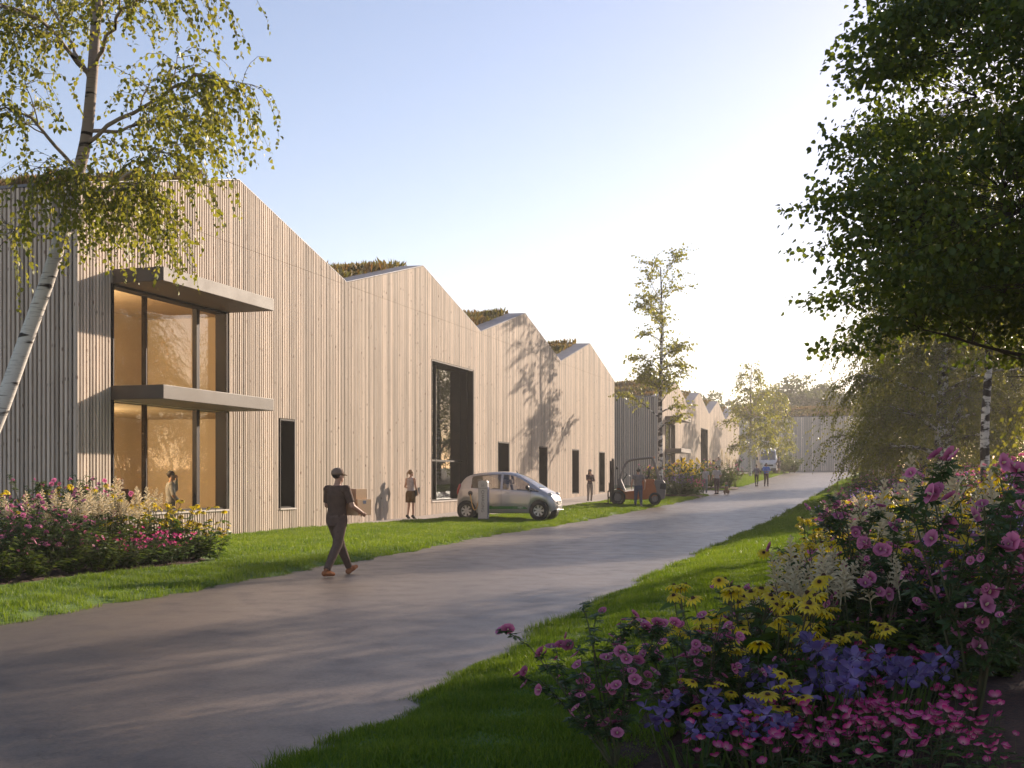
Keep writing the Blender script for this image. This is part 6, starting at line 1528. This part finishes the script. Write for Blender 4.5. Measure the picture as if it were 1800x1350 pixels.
boxthing('larger cardboard box with a small dark sticker, held lowest by the courier', (.135, .37, 1.0), (.30, .36, .27), True)
boxthing('smaller plain cardboard box stacked on the larger one', (.10, .36, 1.272), (.26, .28, .17), False)

# ---- woman by the wall
wy = 42.6; wx = at(722, wy)
p2 = person('woman in sleeveless grey top and brown skirt standing by the facade', (wx, wy, Hs(wx, wy)+.055), R(-25), 1.72,
    dict(eL=(-.23, .02, 1.17), wL=(-.16, .22, 1.10), eR=(.225, -.02, 1.17), wR=(.23, .10, .96), kL=(-.09, .03, .50), kR=(.09, .03, .50), aL=(-.11, -.02, .13), aR=(.11, .0, .13), tipL=-.45, tipR=-.45, pR=(-1, 0, 0)),
    dict(top=cloth('grey_top', (.42, .36, .36)), sleeve=0, bottom=cloth('brown_skirt', (.12, .065, .02)), skirt=.60, shoes=SH['dark']), hair='hair_b', hairstyle='pony', female=True, voxel=.009, deci=.6, headturn=(R(-35), 0))
bg = MB(); bg.obox((0, 0, 0), (.045, .32, .24), (0, R(12), 0)); bw = p2.matrix_basis @ Vector((.20, .12, .98))
bo_ = bg.build('folder', cloth('black_leather', (.02, .02, .025)), None, bevel=.01, loc=bw); bo_.rotation_euler = (R(20), 0, R(-25)); tag(bo_, 'black folder under the arm of the woman in the brown skirt', 'folder')

# ---- people inside the lit room
def in_room(s, y): c, n = math.cos(AX), math.sin(AX); return (-9.137+s*c-y*n, 25.7+s*n+y*c, .02)
person('man in a white shirt talking on the phone behind the corner window', in_room(4.8, .8), R(-70), 1.78,
    dict(eR=(.30, .05, 1.16), wR=(.16, .20, 1.02), eL=(-.34, .16, 1.30), wL=(-.14, .15, 1.60), pL=(.8, -.3, 0), curl=.7), dict(top=cloth('white_shirt', (.26, .245, .235)), sleeve=1.9, hang=.12, bottom=cloth('grey_trousers', (.12, .11, .11)), shoes=SH['dark']), skin='skin2', hair='hair_d', voxel=.010, deci=.6)
person('red-haired person in a dark jacket behind the corner window, partly hidden by flowers', in_room(2.72, .8), R(170), 1.60,
    dict(), dict(top=cloth('maroon_jacket', (.10, .05, .04)), sleeve=1.9, hang=.15, bottom=cloth('dark_trousers_a', (.06, .05, .05)), shoes=SH['dark']), skin='skin2', hair='hair_r', hairstyle='pony', female=True, voxel=.011, deci=.6, headturn=(R(40), R(15)))

# ---- by the forklift
person('woman in a brimmed hat and dark jacket by the wall beside the forklift', ground_at(1037, 62), R(-165), 1.66,
    dict(eR=(.20, .12, 1.20), wR=(.03, .22, 1.46), eL=(-.22, .10, 1.16), wL=(.05, .24, 1.20), aL=(-.08, -.02, .09), aR=(.13, .05, .09), curl=.8), dict(top=cloth('plum_jacket', (.13, .08, .08)), topname='jacket', sleeve=1.95, hang=.18, bottom=cloth('pale_trousers', (.32, .27, .24)), shoes=SH['dark'], boot=.6, hatmat=cloth('grey_hat', (.20, .17, .16))), hair='hair_d', hairstyle='long', hat='brim', female=True, voxel=.011, deci=.5)
fm = person('man in grey T-shirt and jeans with his back to us in front of the forklift', ground_at(1122, 56.0), R(8), 1.80,
    dict(aL=(-.14, 0, .09), aR=(.14, -.02, .09), kL=(-.12, .02, .5), kR=(.12, .02, .5), eL=(-.30, -.04, 1.18), eR=(.30, -.04, 1.18), wL=(-.31, .05, .93), wR=(.31, .05, .93)), dict(top=cloth('grey_tshirt', (.22, .19, .19)), sleeve=.6, hang=.06, bottom=cloth('blue_jeans', (.07, .085, .15)), shoes=SH['white']), hair='hair_d', voxel=.010, deci=.6, bulk=1.08)

# ---- group around the dog
person('person in white T-shirt and pale trousers walking at the flower bed', ground_at(1239, 75.5), R(170), 1.72, dict(kL=(-.1, .1, .5), aL=(-.1, .12, .1), kR=(.1, .0, .5), aR=(.1, -.18, .1)), dict(top=cloth('white_tshirt', (.52, .50, .52)), sleeve=.6, hang=.08, bottom=cloth('pale_jeans', (.24, .26, .27)), shoes=SH['white']), hair='hair_d', voxel=.013, deci=.5)
person('man in white shirt and brown trousers standing with his back to us beside the dog', ground_at(1260, 77), R(10), 1.78, dict(eR=(.30, .02, 1.2), wR=(.28, .22, 1.10), eL=(-.28, -.02, 1.2), wL=(-.30, .10, .97), aL=(-.07, 0, .09), aR=(.07, 0, .09)), dict(top=cloth('white_shirt_b', (.50, .46, .45)), sleeve=1.1, bottom=cloth('brown_slacks', (.12, .085, .085)), shoes=SH['dark']), hair='hair_d', voxel=.013, deci=.5)
hy = 118.0
person('man in pale shirt with a hand raised to his head beside the second building', (at(1263, hy), hy, Hs(at(1263, hy), hy)+.04), R(150), 1.86, dict(eR=(.33, .10, 1.38), wR=(.14, .12, 1.62), pR=(-.8, -.3, 0), eL=(-.28, 0, 1.18)), dict(top=cloth('pale_shirt', (.48, .46, .46)), sleeve=.7, bottom=cloth('charcoal_trousers', (.07, .06, .07)), shoes=SH['dark']), hair='hair_d', voxel=.016, deci=.5)
person('woman in grey top and dark leggings standing on the far road edge', ground_at(1330, 93), R(185), 1.66, dict(aL=(-.07, 0, .09), aR=(.07, 0, .09)), dict(top=cloth('grey_jumper', (.30, .25, .25)), sleeve=1.0, bottom=cloth('dark_leggings', (.05, .03, .035)), boff=.008, shoes=SH['dark']), hair='hair_d', female=True, voxel=.014, deci=.5)
person('man in bright blue shirt reading a paper on the far road edge', ground_at(1347, 93), R(175), 1.78, dict(eR=(.29, .06, 1.20), wR=(.10, .26, 1.16), eL=(-.29, .06, 1.20), wL=(-.08, .26, 1.14), pR=(-.3, .2, .9), pL=(.3, .2, .9), aL=(-.12, 0, .09), aR=(.13, 0, .09)), dict(top=cloth('blue_shirt', (.14, .24, .62)), sleeve=1.9, bottom=cloth('maroon_trousers', (.07, .03, .035)), shoes=SH['dark']), hair='hair_d', voxel=.014, deci=.5, headturn=(0, R(-25)))
vy2 = 127.0
person('woman in striped dark top and skirt beside the far van', (at(1369, vy2), vy2, Hs(at(1369, vy2), vy2)+.04), R(200), 1.74, dict(eL=(-.26, .08, 1.2), wL=(-.12, .2, 1.2)), dict(top=cloth('brown_stripe', (.12, .08, .07)), sleeve=1.8, bottom=cloth('brown_skirt_b', (.14, .10, .09)), skirt=.62, shoes=SH['dark']), hair='hair_r', hairstyle='long', female=True, voxel=.016, deci=.5)
person('lone hazy figure with raised elbows against the last building', ground_at(1494, 148), R(180), 1.76, dict(eR=(.34, .10, 1.40), wR=(.14, .22, 1.50), eL=(-.34, .10, 1.36), wL=(-.20, .2, 1.50), aL=(-.1, .1, .09), aR=(.16, -.1, .09)), dict(top=cloth('mauve_shirt', (.25, .20, .24)), sleeve=1.9, bottom=cloth('mauve_trousers', (.22, .17, .20)), shoes=SH['dark']), hair='hair_d', voxel=.018, deci=.5)
def in_b2(s, y): c, n = math.cos(AX), math.sin(AX); return (.3005*95-16.86+s*c-y*n, 95+s*n+y*c, .95)
person('brown-clad figure with a raised arm behind the glass of the second building', in_b2(2.2, 1.3), R(-120), 1.72, dict(eL=(-.30, .1, 1.4), wL=(-.12, .15, 1.62), pL=(.8, -.3, 0)), dict(top=cloth('brown_coat', (.10, .06, .045)), sleeve=1.9, hang=.3, bottom=cloth('brown_trousers_b', (.06, .04, .035)), shoes=SH['dark']), hair='hair_d', voxel=.016, deci=.5)

# ---- sitting dog
def dog(loc, yaw):
    mb = MB()
    rings = []
    for c, rx, rz in (((0, -.20, .14), .09, .10), ((0, -.17, .22), .125, .13), ((0, -.06, .34), .115, .13), ((0, .06, .46), .11, .13), ((0, .12, .56), .075, .09), ((0, .15, .64), .06, .07)): rings.append((Vector(c), rx, rz))
    pr = []
    for i, (c, rx, rz) in enumerate(rings):
        d = (rings[min(i+1, 5)][0]-rings[max(i-1, 0)][0]).normalized(); b = d.cross(Vector((1, 0, 0))).normalized(); pr.append([c+Vector((1, 0, 0))*rx*math.cos(2*math.pi*k/14)+b*rz*math.sin(2*math.pi*k/14) for k in range(14)])
    mb.loft(pr)
    mb.ell((0, .18, .71), (.075, .095, .075), None, 12, 9); capsule(mb, (0, .24, .69), (0, .34, .665), .045, .032)
    for s in (-1, 1):
        capsule(mb, (s*.07, .12, .46), (s*.075, .13, .22), .05, .032); capsule(mb, (s*.075, .13, .22), (s*.075, .12, .05), .03, .026); capsule(mb, (s*.075, .12, .03), (s*.075, .18, .025), .03, .026)
        capsule(mb, (s*.10, -.16, .18), (s*.14, .02, .20), .085, .055); capsule(mb, (s*.14, .02, .20), (s*.13, -.08, .05), .045, .03); capsule(mb, (s*.13, -.08, .03), (s*.13, .05, .025), .03, .026)
        capsule(mb, (s*.055, .15, .77), (s*.085, .16, .68), .022, .018, flat=.6)
    capsule(mb, (0, -.26, .10), (.10, -.42, .04), .03, .015)
    me = mb.mesh('dog', pmat('ginger_fur', (.26, .14, .075), (.36, .25, .17), rough=.95, scale=7, bump=.5, bscale=60), True); tmp = bpy.data.objects.new('tmp', me); COL.objects.link(tmp)
    rm = tmp.modifiers.new('r', 'REMESH'); rm.mode = 'VOXEL'; rm.voxel_size = .014; sm_ = tmp.modifiers.new('s', 'SMOOTH'); sm_.iterations = 3
    m2 = bpy.data.meshes.new_from_object(tmp.evaluated_get(bpy.context.evaluated_depsgraph_get())); bpy.data.objects.remove(tmp); m2.name = 'dog'; m2.polygons.foreach_set('use_smooth', [True]*len(m2.polygons))
    o = link_mesh('dog', m2); o.location = loc; o.rotation_euler = (0, 0, yaw); tag(o, 'ginger dog with a teal scarf sitting on the path', 'dog')
    MB().lathe([(.085, -.03), (.095, 0), (.085, .03), (.07, 0)], 16, Matrix.Translation((0, .135, .575)) @ Matrix.Rotation(R(-25), 4, 'X'), closed=True).build('scarf', cloth('teal_cloth', (.03, .25, .22)), o, smooth=True)
dog(ground_at(1277, 76.2), R(165))
# ================================================================ warm evening haze
hz = MB(); hz.box(-170, 250, -60, 460, -2.0, 34.0)
hm = bpy.data.materials.new('evening_haze'); hm.use_nodes = True
hn = hm.node_tree.nodes; hl = hm.node_tree.links
for q in list(hn):
    if q.type == 'BSDF_PRINCIPLED': hn.remove(q)
pv_ = hn.new('ShaderNodeVolumePrincipled'); pv_.inputs['Density'].default_value = .0008
pv_.inputs['Color'].default_value = (.97, .92, .86, 1); pv_.inputs['Anisotropy'].default_value = .3
hl.new(pv_.outputs[0], hn['Material Output'].inputs['Volume'])
tag(hz.build('haze', hm), 'pale warm evening haze over the whole site', 'haze', kind='stuff')
